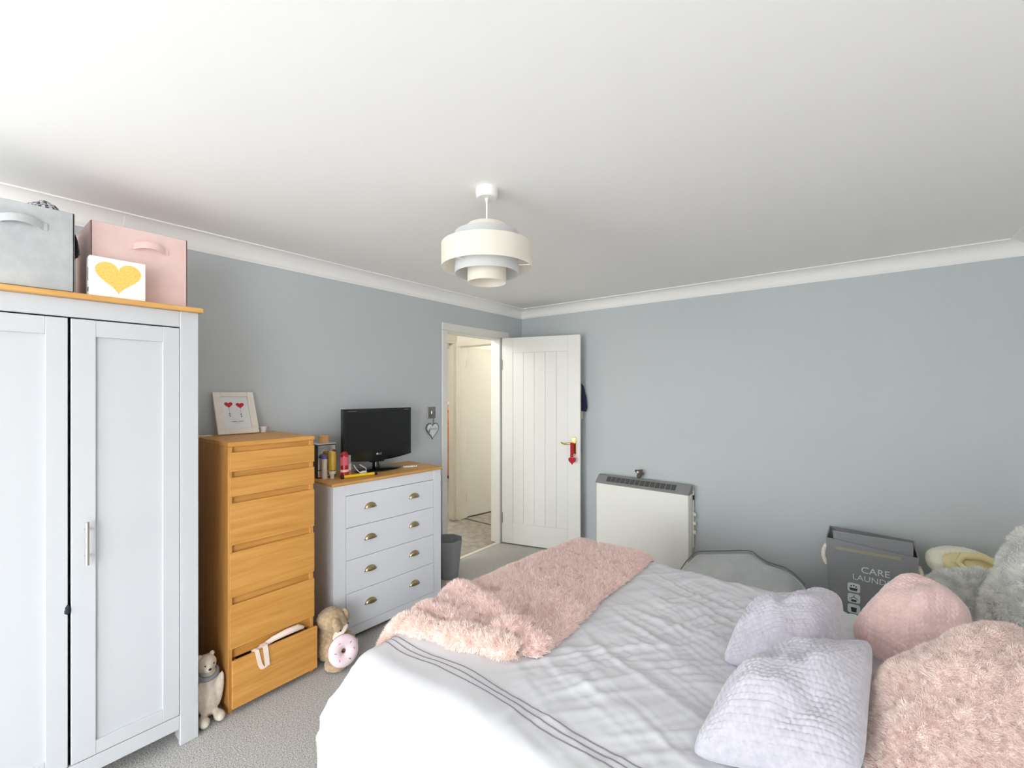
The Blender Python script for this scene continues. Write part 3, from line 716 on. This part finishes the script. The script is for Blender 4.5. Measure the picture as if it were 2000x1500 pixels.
b = B().lathe([(.045+.0355*math.cos(a), .0245*math.sin(a)) for a in np.linspace(PI*1.08, 2*PI*.96, 9)], n=32); b.rot(DM); b.obj('doughnut_base', 'dough', pt, 60)
for k, a in enumerate((.4, 1.5, 2.3, 3.6, 4.6, 5.5)):
    b = B().box(-.006, .006, -.0016, .0016, -.0012, .0012, .0006); b.rot(DM @ Matrix.Translation((.048*math.cos(a), .048*math.sin(a), .0240)) @ Matrix.Rotation(a*2.3, 4, 'Z')); b.obj('sprinkle', 'redlab' if k % 2 else 'purple', pt)
for y in (.002, .048): B().ball((.088, y, .196+.5*(y-.002)), .0045, 1).obj('eye', 'eye', pt, 60)
pb_ = thing('polar_bear_toy', 'cream bear ornament with grey scarf between wardrobe and oak chest', 'soft toy', (.445, -2.9425, 0), 0); pb_.scale = (.88, .88, .95)
blob('body', [((0, 0, .10), (.062, .056, .10)), ((0, 0, .19), (.05, .048, .06)), ((.015, -.008, .265), (.048, .046, .045)), ((.05, -.012, .258), (.03, .026, .024)), ((.035, .046, .13), (.021, .018, .085), R3('X', -8)), ((.035, -.05, .13), (.021, .018, .085), R3('X', 8)), ((.07, .032, .025), (.042, .026, .024)), ((.07, -.036, .025), (.042, .026, .024))], 'bear', pb_, .007, .0015)
for y in (-.036, .019): blob('ear', [((.006, y, .300), (.012, .014, .014))], 'bear', pb_, .004)
b = B().lathe([(.046+.010*math.cos(a), .012*math.sin(a)) for a in np.linspace(0, 2*PI, 11)], n=28); b.rot(Matrix.Translation((.008, -.004, .218)) @ Matrix.Rotation(math.radians(16), 4, 'Y')); b.obj('scarf', 'scarf', pb_, 60)
for y in (-.026, .012): B().ball((.060, y, .275), .004, 1).obj('eye', 'eye', pb_, 60)
B().ball((.080, -.012, .262), (.006, .008, .006), 1).obj('nose', 'eye', pb_, 60)

# ------------------------------------------------------------------ storage heater on the back wall
ho = (1.33, -.09, .0)
ht = thing('storage_heater', 'cream wall storage heater with grey top grille behind the bed', 'heater', ho)
hx0, hx1, hyf, hz0, hz1 = .936, 1.716, -.155, .02, .682
def hb_(name, *a, bev=.003, m='heater', par=None): return B().box(*a, bev).obj(name, m, par or ht, 0, ho)
hb_('front_casing', hx0, hx1, hyf, -.06, hz0+.03, hz1, bev=.004)
hb_('back_casing', hx0+.004, hx1+.002, -.06, -.002, hz0+.03, hz1+.035, m='heatside')
hb_('foot', hx0+.06, hx0+.12, -.15, -.02, 0, .055, m='heatside'); hb_('foot', hx1-.12, hx1-.06, -.15, -.02, 0, .055, m='heatside')
b = B().prism([(hyf-.006, hz1-.004), (hyf-.006, hz1+.006), (-.095, hz1+.062), (-.062, hz1+.062), (-.062, hz1-.004)], hx1-hx0+.012, 'x', hx0-.006)
gr = b.obj('grille', 'heatgrey', ht, 0, ho)
sl = Vector((0, -.095-hyf+.006, .056)); sl_a = math.atan2(.056, .066)
ns = 14; x0 = hx0+.085; x1 = hx1-.10
pslot = None
for i in range(ns):
    cx = x0+(x1-x0)*(i+.5)/ns
    if pslot is None:
        bb = B().box(-.0185, .0185, -.026, .026, -.001, .001)
        for k in range(5): bb.box(-.0185, .0185, -.024+k*.012-.002, -.024+k*.012+.002, 0, .003)
        bb.rot(Matrix.Rotation(sl_a, 4, 'X')); pslot = bb.obj('vent_slot', 'slot', gr); o = pslot
    else:
        o = pslot.copy(); COL.objects.link(o); o.parent = gr
    o.location = Vector((cx, hyf+.028, hz1+.0355))-Vector(ho)
hb_('control_strip', hx1+.0005, hx1+.006, -.052, -.022, .25, hz1+.01, m='heater', bev=.001)
hb_('side_handle', hx1, hx1+.006, -.055, -.018, hz1-.06, hz1-.02, m='slot', bev=.001)
for z in (.508, .437, .368): B().lathe([(0, .02), (.016, .02), (.019, 0), (.0, 0)], (hx1+.005, -.037, z), 16, 'x').obj('knob', 'knob', ht, 35, ho)
ft = thing('knitted_toy', 'tiny brown knitted toy with a cream nose on top of the heater', 'soft toy', (1.285, -.06, hz1+.062))
blob('body', [((0, 0, .018), (.022, .02, .02)), ((-.004, 0, .052), (.024, .02, .02)), ((-.028, 0, .058), (.012, .01, .012)), ((.018, .004, .066), (.012, .01, .012)), ((.03, .004, .04), (.014, .012, .014))], 'brownknit', ft, .004, .0015)
B().ball((-.004, -.02, .053), (.010, .005, .010), 2).obj('nose', 'plushlight', ft, 60)

# ------------------------------------------------------------------ bed
BO = Vector((1.385, -2.0, 0)); BA = math.radians(-4)
MB_ = Matrix.Translation(BO) @ Matrix.Rotation(BA, 4, 'Z')
bed = thing('bed', 'double divan bed under a white duvet', 'bed', BO, BA)
B().box(.07, 1.98, -.70, .64, .03, .28, .015).obj('divan_base', 'divan', bed)
B().box(.07, 1.98, -.70, .64, .285, .515, .05, 4).obj('mattress', 'mattress', bed, 60)
for x in (.15, 1.9):
    for y in (-.58, .56): B().lathe([(0, 0), (.022, 0), (.026, .032), (0, .032)], (x, y, 0), 14).obj('leg', 'blackp', bed, 40)
B().box(1.985, 2.03, -.66, .64, .1, .86, .02, 3).obj('headboard', 'greycush', bed, 60)
S0, S1, T0, T1 = .07, 1.80, -.70, .585; RCN = .085; ZT = .592
def sheet(s, t):
    """duvet surface: bed-local sheet coordinates -> (point, normal)"""
    S0t = S0+.02*np.clip((t-T1)/(T1-T0), -1, 0)
    qx, qy = np.clip(s, S0t, S1), np.clip(t, T0, T1)
    dx, dy = s-qx, t-qy; r = np.hypot(dx, dy); rs = np.where(r > 1e-9, r, 1); nx, ny = dx/rs, dy/rs
    r = np.where(r > .46, .46+(r-.46)*.12, r)
    corner = 2*np.abs(nx*ny); near_ = np.clip((-qy-.2)/.5, 0, 1)
    fm = np.radians(np.where(np.abs(nx) > np.abs(ny), 80.-14*near_, 78.)-6*corner+5*np.sin(9*(qx+qy)+3*nx-6*ny)+6*np.sin(17*(qx-qy)+9*(nx-ny)))
    Lc = RCN*fm; ph = np.minimum(r/RCN, fm); ex = np.maximum(r-Lc, 0)
    e1 = np.minimum(ex, .24); out = RCN*np.sin(ph)+e1*np.cos(fm)-.10*(ex-e1); dz = -RCN*(1-np.cos(ph))-e1*np.sin(fm)-(ex-e1)
    dz = dz-.06*np.exp(-((qx-S0)**2+(qy-T0)**2)/(2*.22**2))
    flare = .03*corner*np.clip(ex/.4, 0, 1)
    out = out+flare
    P = np.stack([qx+nx*out, qy+ny*out, ZT+dz], -1)
    N = np.stack([nx*np.sin(ph), ny*np.sin(ph), np.cos(ph)], -1); return P, N
def wrinkle(S, T):
    a = .018*noisegrid(S, T, 2.6, 2.6, 1.)
    warp = .10*noisegrid(S, T, 3., 3., 5.)
    def ridged(u, v, z): n = noisegrid(u, v, 1, 1, z); return np.clip(1-np.abs(n)*2.6, 0, 1)**2
    A1 = (S+warp)*.55+T*.83; C1_ = -(S+warp)*.83+T*.55
    r1 = ridged(A1*1.7, C1_*14., 2.); r2 = ridged(A1*2.6+3, C1_*30., 7.)
    A2 = S*.95-T*.3+warp; C2_ = S*.3+T*.95
    r3 = ridged(A2*1.5, C2_*10., 11.); r4 = ridged(A2*2.6, C2_*24, 17)
    amp = np.clip((S-.42)/.35, .22, 1)*np.clip((T+.66)/.22, .35, 1)
    return a+amp*(.0075*r1+.0038*r2+.007*r3+.0036*r4)+.0025*noisegrid(S, T, 9, 9, 3.)+np.clip((-.66-T)/.25, 0, 1)*(.020*noisegrid(S+.35*T, T, 5.5, 1.0, 31.)+.007*ridged((S+.5*T)*9, T*1.5, 41.))+np.clip((.0-S)/.2, 0, 1)*.014*noisegrid(S, T, 1., 7., 37.)
ns_, nt_ = 300, 260
sv = np.linspace(-.46, 1.80, ns_); tv_ = np.linspace(-1.14, .98, nt_)
Sg, Tg = np.meshgrid(sv, tv_, indexing='ij'); Pd, Nd = sheet(Sg, Tg); Pd = Pd+Nd*wrinkle(Sg, Tg)[..., None]
dv = thing('duvet', 'white cotton duvet with three grey embroidered lines on the bed', 'duvet', BO, BA)
cov = npmesh('cover', Pd, gridfaces(ns_, nt_), 'duvet', dv, 80)
md = cov.modifiers.new('thick', 'SOLIDIFY'); md.thickness = .018; md.offset = -1
def interp(G, s, t):
    i = np.clip((s-sv[0])/(sv[1]-sv[0]), 0, ns_-1.001); j = np.clip((t-tv_[0])/(tv_[1]-tv_[0]), 0, nt_-1.001)
    i0, j0 = i.astype(int), j.astype(int); a, b_ = (i-i0)[..., None], (j-j0)[..., None]
    return G[i0, j0]*(1-a)*(1-b_)+G[i0+1, j0]*a*(1-b_)+G[i0, j0+1]*(1-a)*b_+G[i0+1, j0+1]*a*b_
NdR = gridnormals(Pd)
if NdR[150, 130, 2] < 0: NdR = -NdR
for k, t_ in enumerate((-.606, -.627, -.648)):
    s_ = np.linspace(-.10, 1.55, 240); tt = t_+.004*np.sin(s_*7)+.003*np.sin(s_*19+k)
    c = interp(Pd, s_, tt)+interp(NdR, s_, tt)*.0012
    e0 = interp(Pd, s_, tt-.002)+interp(NdR, s_, tt-.002)*.0012; e1 = interp(Pd, s_, tt+.002)+interp(NdR, s_, tt+.002)*.0012
    npmesh('embroidered_line', np.stack([e0, c+interp(NdR, s_, tt)*.001, e1], 1), gridfaces(240, 3), 'thread', dv, 80)
# --- pink throw across the foot of the bed
n1, n2 = 240, 120
v = np.linspace(0, 1, n1)[:, None]*np.ones((1, n2)); u = np.ones((n1, 1))*np.linspace(0, 1, n2)[None]
right = .575-.09*v+.012*np.sin(v*9); left = -.20
near = -.43-.13*(1-u)+.01*np.sin(u*7); far = .66+.03*np.sin(u*5)
st_ = left+(right-left)*u; tt_ = near+(far-near)*v
base = interp(Pd, st_, tt_); nrm = interp(NdR, st_, tt_)
e_r = np.clip((1-u)*(right-left)/.035, 0, 1); e_n = np.clip(v*1.2/.04, 0, 1); e_f = np.clip((1-v)*1.2/.03, 0, 1)
edge = np.sqrt(np.clip(e_r*(2-e_r), 0, 1)*np.clip(e_n*(2-e_n), 0, 1)*np.clip(e_f*(2-e_f), 0, 1))
roll = .030*np.exp(-((v-.055)/.040)**2)*(.65+.35*np.sin(u*6+1))+.03*np.exp(-((v-.15-.05*np.sin(u*5))/.035)**2)*np.clip(1.2-u*1.1, 0, 1)
folds = .018*np.clip(noisegrid(st_, tt_, 6, 5, 21.), 0, 1)+.030*np.exp(-(((st_-.43)-(tt_+.42)*.5)/.035)**2)*np.exp(-((tt_+.40)/.14)**2)
offm = .004+edge*(.020+roll+folds+.004*noisegrid(st_, tt_, 16, 16, 4.))
Pt = base+nrm*offm[..., None]; Nt = gridnormals(Pt)
if Nt[120, 60, 2] < 0: Nt = -Nt
thr = thing('throw_blanket', 'fluffy blush pink throw spread across the foot of the bed', 'blanket', BO, BA)
npmesh('fleece', Pt, gridfaces(n1, n2), 'throw', thr, 80)
uu = np.linspace(0.03, .93, 110); tq = -.445-.14*(1-uu)+.008*np.sin(uu*7); sq = -.17+(.575+.17)*uu
cb_ = interp(Pd, sq, tq); nb_ = interp(NdR, sq, tq)
tgt = np.gradient(cb_, axis=0); tgt /= np.linalg.norm(tgt, axis=1, keepdims=True); bt = np.cross(nb_, tgt)
th_ = np.linspace(0, 2*PI, 25); rr_ = (.030+.006*np.sin(uu*11)+.004*np.sin(uu*23))*np.clip(np.minimum(uu/.06, (1-uu)/.12), .35, 1)
Ph = cb_[:, None]+nb_[:, None]*(.026+rr_[:, None, None]*.8*np.sin(th_)[None, :, None])+bt[:, None]*(rr_[:, None, None]*1.35*np.cos(th_)[None, :, None])
Nh = gridnormals(Ph)
if (Nh[50, 6] @ nb_[50]) < 0: Nh = -Nh
hem_ = npmesh('turned_hem', Ph, gridfaces(110, 25), 'throwpale', thr, 80)
V_, Q_, T_ = strands(Ph, Nh, 34000, .016, .0009, lean=.36, wavy=50)
tag(npmesh('pile', V_, Q_.tolist()+T_.tolist(), 'throwpale', hem_, 0), kind='stuff')
FURN = 220000
V_, Q_, T_ = strands(Pt, Nt, FURN, .014, .0008, lean=.36, wavy=60)
o = npmesh('pile', V_, Q_.tolist()+T_.tolist(), 'throw', thr, 0); tag(o, kind='stuff')

# --- cushions
def frame3(nrm, roll):
    n = Vector(nrm).normalized(); x = Vector((0, 0, 1)).cross(n)
    x = x.normalized() if x.length > 1e-4 else Vector((1, 0, 0)); y = n.cross(x)
    return Matrix((x, y, n)).transposed() @ Matrix.Rotation(math.radians(roll), 3, 'Z')
def onplane(px, py, p0, n):
    d = fwv+rtv*(px-1000)/FPX+np.array([0, 0, (HY-py)/FPX]); p0, n = np.array(p0), np.array(n)
    return CAMv+d*((p0-CAMv)@n)/(d@n)
CAMv = np.array(CAM); fwv = np.array([-math.sin(YAW), math.cos(YAW), 0]); rtv = np.array([math.cos(YAW), math.sin(YAW), 0])
def cushion(name, lab, c, nrm, corners, th, m, waffle=0., fur=0, furlen=.008, seed=0, res=190, pinch=.05):
    """corners TL, TR, BR, BL as photo pixels on the cushion's mid plane through c with normal nrm"""
    t = thing(name, lab, 'cushion', c)
    nv = np.array(Vector(nrm).normalized()); Q = [onplane(px, py, c, nv)-np.array(c) for px, py in corners]
    lin_ = np.linspace(-1, 1, res); U, Vv = np.meshgrid(lin_, lin_, indexing='ij')
    U = np.sign(U)*np.abs(U)**.85; Vv = np.sign(Vv)*np.abs(Vv)**.85
    w = (np.linalg.norm(Q[1]-Q[0])+np.linalg.norm(Q[2]-Q[3]))/2; h = (np.linalg.norm(Q[0]-Q[3])+np.linalg.norm(Q[1]-Q[2]))/2
    k = 1-.12*np.abs(U*Vv)**4
    U2 = U*(1-pinch*(1-Vv**2))*k; V2 = Vv*(1-pinch*(1-U**2))*k
    a_, b_ = ((U2+1)/2)[..., None], ((V2+1)/2)[..., None]
    flat = Q[0]*(1-a_)*b_+Q[1]*a_*b_+Q[2]*a_*(1-b_)+Q[3]*(1-a_)*(1-b_)
    X, Y = U*w/2, Vv*h/2
    prf_ = np.clip((1-np.abs(U)**2.4)*(1-np.abs(Vv)**2.4), 0, 1)**.68
    ng = noisegrid(U, Vv, 1.5, 1.5, seed+.3); ng2 = noisegrid(U, Vv, 4, 4, seed+.7)
    Zt = prf_*th*(.55+.24*ng+.07*ng2); Zb = -prf_*th*.45
    if waffle:
        aa = X/waffle; b2 = Y/(waffle*.9); off_ = .5*(np.floor(b2) % 2)
        f1 = np.abs(((aa+off_) % 1)-.5)*2; f2 = np.abs((b2 % 1)-.5)*2
        Zt = Zt+np.minimum(prf_*4, 1)*(.0034+.0016*noisegrid(X, Y, 40, 40, seed))*(1-np.maximum(f1, f2)**3)+.0012*noisegrid(X, Y, 150, 150, seed)
    Pt_ = flat+nv*Zt[..., None]; Pb_ = flat+nv*Zb[..., None]
    F1 = gridfaces(res, res); F2 = gridfaces(res, res, res*res)[:, ::-1]
    Vall = np.concatenate([Pt_.reshape(-1, 3), Pb_.reshape(-1, 3)])
    me_o = npmesh('cover', Vall, np.concatenate([F1, F2]), m, t, 80)
    bm = bmesh.new(); bm.from_mesh(me_o.data); bmesh.ops.remove_doubles(bm, verts=bm.verts[:], dist=1e-5); bmesh.ops.recalc_face_normals(bm, faces=bm.faces[:]); bm.to_mesh(me_o.data); bm.free()
    if fur:
        N_ = gridnormals(Pt_)
        if (N_[res//2, res//2] @ np.array(Vector(nrm))) < 0: N_ = -N_
        a, q, tr_ = strands(Pt_, N_, fur, furlen, .0007, lean=.30, wavy=80)
        parts = npmesh('pile', a, q.tolist()+tr_.tolist(), m, t, 0); tag(parts, kind='stuff')
    return t
cushion('plush_cushion', 'lilac grey plush cushion lying behind the paler lilac cushion', (2.56, -1.88, .73), (-.2, -.35, .91), ((1462, 1180), (1648, 1155), (1664, 1300), (1400, 1300)), .20, 'lilac', .0135, seed=1)
cushion('plush_cushion', 'pale lilac grey plush cushion resting against the fluffy pale pink cushion', (2.63, -2.33, .725), (-.2, -.3, .93), ((1470, 1295), (1714, 1240), (1694, 1540), (1330, 1480)), .20, 'lilac2', .0135, seed=2)
cushion('plush_cushion', 'blush pink waffle plush cushion beside the laundry basket', (2.90, -1.74, .785), (-.1, -.65, .75), ((1772, 1112), (1912, 1202), (1800, 1330), (1652, 1235)), .21, 'pinkc', .0125, seed=3, pinch=-.10)
cushion('plush_cushion', 'large fluffy pale pink cushion in front of the grey backrest pillow', (2.98, -2.17, .775), (-.15, -.45, .88), ((1695, 1315), (1985, 1205), (2200, 1480), (1680, 1620)), .22, 'pinkf', 0, fur=90000, furlen=.008, seed=4)
# --- grey backrest pillow
rp = thing('backrest_pillow', 'grey fluffy backrest pillow at the head of the bed', 'pillow', (3.15, -1.45, .62))
def furslab(name, c, nrm, corners, th, fur, seed):
    res = 60; nv = np.array(Vector(nrm).normalized()); off = np.array(rp.location); Q = [onplane(px, py, c, nv)-off for px, py in corners]
    l_ = np.linspace(-1, 1, res); U, Vv = np.meshgrid(l_, l_, indexing='ij')
    prf_ = np.clip((1-np.abs(U)**4)*(1-np.abs(Vv)**4), 0, 1)**.4; k = 1-.10*np.abs(U*Vv)**4
    a_, b_ = ((U*k+1)/2)[..., None], ((Vv*k+1)/2)[..., None]
    flat = Q[0]*(1-a_)*b_+Q[1]*a_*b_+Q[2]*a_*(1-b_)+Q[3]*(1-a_)*(1-b_)
    top = flat+nv*(prf_*th*.5+.01*noisegrid(U, Vv, 2, 2, seed)*prf_)[..., None]; bot = flat-nv*(prf_*th*.5)[..., None]
    Vall = np.concatenate([top.reshape(-1, 3), bot.reshape(-1, 3)])
    o = npmesh(name, Vall, np.concatenate([gridfaces(res, res), gridfaces(res, res, res*res)[:, ::-1]]), 'greyfur', rp, 80)
    parts = []
    for G, s in ((top, 1), (bot, -1)):
        N_ = gridnormals(G)
        if (N_[res//2, res//2] @ np.array(Vector(nrm)))*s < 0: N_ = -N_
        parts.append(strands(G, N_, fur if s > 0 else fur//4, .014, .0011, lean=.6, wavy=35))
    a, f = merge(parts); tag(npmesh('pile', a, f, 'greyfur', o, 0), kind='stuff')
furslab('backrest', (3.17, -1.40, .86), (-.50, -.68, .53), ((1985, 1050), (2170, 960), (2150, 1240), (1905, 1225)), .14, 26000, 31)
furslab('armrest', (3.00, -1.37, .72), (-.2, -.6, .77), ((1812, 1130), (1935, 1118), (1935, 1225), (1835, 1215)), .12, 15000, 33)

# ------------------------------------------------------------------ things between the bed and the back wall
# grey floor cushion leaning on the wall
pn = np.array((0, -.50, .866)); p0 = (2.0, -.10, .33)
outl = [onplane(px, py, p0, pn) for px, py in ((1326, 1112), (1340, 1092), (1356, 1076), (1366, 1073), (1410, 1072), (1458, 1071), (1470, 1074), (1484, 1085), (1497, 1093), (1512, 1098), (1532, 1104), (1548, 1114), (1564, 1128), (1572, 1138))]
lowR = np.array((2.52, -.62, .04)); lowL = np.array((1.62, -.62, .04))
outl += [lowR, (lowL+lowR)/2, lowL]
outl = np.array(outl)
cen = outl.mean(0); K = len(outl)
fc = thing('floor_cushion', 'large soft grey velour cushion propped against the back wall beyond the bed', 'cushion', (cen[0], cen[1], 0))
rings = []; Vv_ = []; F = []
o0 = np.array((cen[0], cen[1], 0))
levels = [(0.0, .075), (.35, .072), (.6, .066), (.8, .055), (.92, .036), (1.0, .010)]
pnn = pn/np.linalg.norm(pn)
for (f_, hgt) in levels:
    for q in outl:
        pp_ = cen+(q-cen)*f_; b_ = .010*nz(pp_[0]*9, pp_[1]*9, pp_[2]*9)
        Vv_.append(pp_+pnn*(hgt-.075+b_*(f_ < .9))-o0)
for q in outl: Vv_.append(q-pnn*.05-o0)
for q in outl: Vv_.append(cen+(q-cen)*.5-pnn*.06-o0)
nl = len(levels)+2
for l in range(nl-1):
    for k in range(K): F.append((l*K+k, (l+1)*K+k, (l+1)*K+(k+1) % K, l*K+(k+1) % K))
F.append(tuple(range((nl-1)*K, nl*K)))
npmesh('cover', Vv_, F, 'greycush', fc, 50)
pip = [tuple(q-pnn*.02-o0) for q in outl[:14]]
B().tube(pip, .004, 6).obj('piping', 'inkgrey', fc, 60)
# laundry basket
lb = thing('laundry_basket', 'grey canvas laundry basket with white print and rope handles', 'laundry basket', (2.80, -.27, 0))
def ringpts(z, hx_, hy__, sag=0): return [(-hx_, -hy__, z), (hx_, -hy__, z-sag), (hx_, hy__, z-sag*.5), (-hx_, hy__, z)]
lv = [(.0, .185, .135, 0), (.3, .195, .143, 0), (.605, .205, .15, .03)]
V = []; F = []
for (z, a, c_, s_) in lv: V += ringpts(z, a, c_, s_)
for (z, a, c_, s_) in lv[::-1]: V += ringpts(z+(.006 if z == 0 else 0), a-.006, c_-.006, s_)
for l in range(5):
    for k in range(4): F.append((l*4+k, l*4+(k+1) % 4, (l+1)*4+(k+1) % 4, (l+1)*4+k))
F += [(3, 2, 1, 0), (20, 21, 22, 23)]
npmesh('body', V, F, 'basket', lb)
B().prism([(-.115, .640), (-.122, .646), (-.128, .640), (-.132, .575), (-.126, .575), (-.122, .634), (.12, .545), (.12, .551)], .355, 'x', -.172).obj('lid', 'basket', lb)
B().box(-.16, .13, -.151, -.149, .545, .563).obj('lining_edge', 'lining', lb)
for s in (-1, 1):
    b = B(); zb = .50 if s < 0 else .46
    n = 20
    pts = [(s*(.203+.016*math.sin(PI*i/n)), -.02+.0*i, zb+.06-.12*i/n) for i in range(n+1)]
    pts = [(x, -.12, z) for x, y, z in pts]
    b.tube(pts, .0115, 10)
    for i in range(0, n, 2):
        x, y, z = pts[i]; b.lathe([(.0118+.002*math.cos(a), .003*math.sin(a)) for a in np.linspace(0, 2*PI, 7)], (x, y, z), 10)
    b.obj('rope_handle', 'rope', lb, 60)
TF = Matrix.Translation((0, 0, 0)) @ RX90
text('lettering', 'CARE', .052, 'print', lb, Matrix.Translation((.022, -.1505, .436)) @ RX90)
text('lettering', 'LAUNDRY', .045, 'print', lb, Matrix.Translation((.022, -.1495, .389)) @ RX90)
def rr_outline(cx, cz, w, h, r, n=5):
    P = []
    for (sx, sz, a0) in ((1, 1, 0), (-1, 1, PI/2), (-1, -1, PI), (1, -1, 3*PI/2)):
        for i in range(n+1):
            a = a0+PI/2*i/n; P.append((cx+sx*(w/2-r)+r*math.cos(a), cz+sz*(h/2-r)+r*math.sin(a)))
    return P
icons = ['wash', 'hang', 'bag']
for k in range(3):
    cx, cz = -.074, .340-.062*k
    pl_ = B().prism(rr_outline(cx, cz, .058, .052, .012), .0012, 'y', -.1482+.0020*k).obj('icon_plate', 'print', lb)
    b = B(); yf_ = -.1490+.0020*k
    if k == 0:
        b.prism([(cx-.022, cz-.002), (cx+.018, cz-.002), (cx+.013, cz-.018), (cx-.017, cz-.018)], .0008, 'y', yf_)
        for (dx, dz_) in ((-.012, .008), (0, .012), (.01, .007)): b.prism([(cx+dx+.004*math.cos(a), cz+dz_+.004*math.sin(a)) for a in np.linspace(0, 2*PI, 9)[:-1]], .0008, 'y', yf_)
    elif k == 1:
        b.prism([(cx-.022, cz-.006), (cx, cz+.010), (cx+.022, cz-.006), (cx+.018, cz-.006), (cx, cz+.006), (cx-.018, cz-.006)], .0008, 'y', yf_)
        b.prism([(cx-.012, cz-.008), (cx+.012, cz-.008), (cx+.012, cz-.02), (cx-.012, cz-.02)], .0008, 'y', yf_); b.prism([(cx-.001, cz+.01), (cx+.001, cz+.01), (cx+.003, cz+.018), (cx-.001, cz+.018)], .0008, 'y', yf_)
    else:
        b.prism([(cx-.014, cz+.008), (cx+.014, cz+.008), (cx+.011, cz-.018), (cx-.011, cz-.018)], .0008, 'y', yf_)
    b.obj('icon', 'inkdark', pl_)
# pale yellow bedding heap in the corner
yb = thing('bedding_bundle', 'bundled pale yellow bedding piled behind the grey backrest pillow', 'bedding', (3.235, -.35, 0))
blob('cloth', [((0, 0, .22), (.19, .20, .22)), ((-.02, 0, .45), (.17, .17, .15)), ((-.05, -.03, .575), (.13, .12, .07)), ((.07, -.02, .55), (.12, .12, .065), R3('Y', 24)), ((-.13, .0, .55), (.06, .10, .07))], 'yellowcloth', yb, .012, .006)
blob('folded_edge', [((-.06, -.0, .605), (.12, .10, .045)), ((-.155, -.02, .57), (.05, .1, .06))], 'creamcloth', yb, .01, .003)
b = B().tube([(-.05, -.165, .57), (-.09, -.15, .61), (-.07, -.12, .64), (.0, -.11, .647), (.07, -.12, .62), (.15, -.12, .565)], [.012, .016, .018, .018, .016, .01], 10)
b.obj('rolled_fold', 'yellowcloth', yb, 60)
b = B().tube([(-.02, -.165, .57), (.03, -.155, .60), (.09, -.14, .585)], [.01, .014, .01], 8)
b.obj('rolled_fold', 'yellowcloth', yb, 60)

# ------------------------------------------------------------------ glimpse into the far bedroom through the hall
fcst = thing('pine_drawer_chest', 'pine chest of drawers with dark knobs seen through the doorway', 'chest of drawers', (-2.76, 1.78, 0))
B().box(-.4, .4, -.2, .2, .03, 1.14, .004).obj('body', 'pine', fcst); B().box(-.43, .43, -.23, .22, 1.14, 1.165, .006).obj('top', 'pine', fcst); B().box(-.41, .41, -.21, .2, 0, .05, .004).obj('plinth', 'knobd', fcst)
for (z0, z1) in ((.93, 1.12), (.77, .915), (.40, .755), (.06, .385)):
    d = B().box(-.37, .37, -.216, -.2, z0, z1, .004).obj('drawer', 'pine', fcst)
    for x in (-.22, -.02, .22): B().ball((x, -.232, (z0+z1)/2), .026, 1).obj('knob', 'knobd', d, 60)
o = blob('folded_linen', [((-2.76, 1.78, 1.255), (.2, .14, .09)), ((-2.7, 1.76, 1.30), (.14, .12, .06))], 'plushlight', None, .02); tag(o, 'pale folded linen on top of the pine chest', 'linen')
# unseen ceiling lamps, added to brighten the hall and the rooms beyond
def added_ceiling_lamp(loc, lab, power):
    t = thing('added_ceiling_lamp', lab, 'lamp', (loc[0], loc[1], H))
    B().lathe([(0, 0), (.11, 0), (.11, -.02), (0, -.02)], n=28).obj('base', 'plastic', t, 35)
    l = bpy.data.lights.new('lamp', 'POINT'); l.energy = power; l.shadow_soft_size = .1; l.color = (1, .985, .955)
    lo = bpy.data.objects.new('added_lamp_light', l); COL.objects.link(lo); lo.parent = t; lo.location = (0, 0, -.14)
added_ceiling_lamp((-.5, -1.7), 'round white ceiling lamp added to brighten the hall', 42)
added_ceiling_lamp((-2.6, .6), 'round white ceiling lamp added to brighten the far bedroom', 60)
added_ceiling_lamp((-.5, 1.5), 'round white ceiling lamp added for light beyond the hall door', 34)
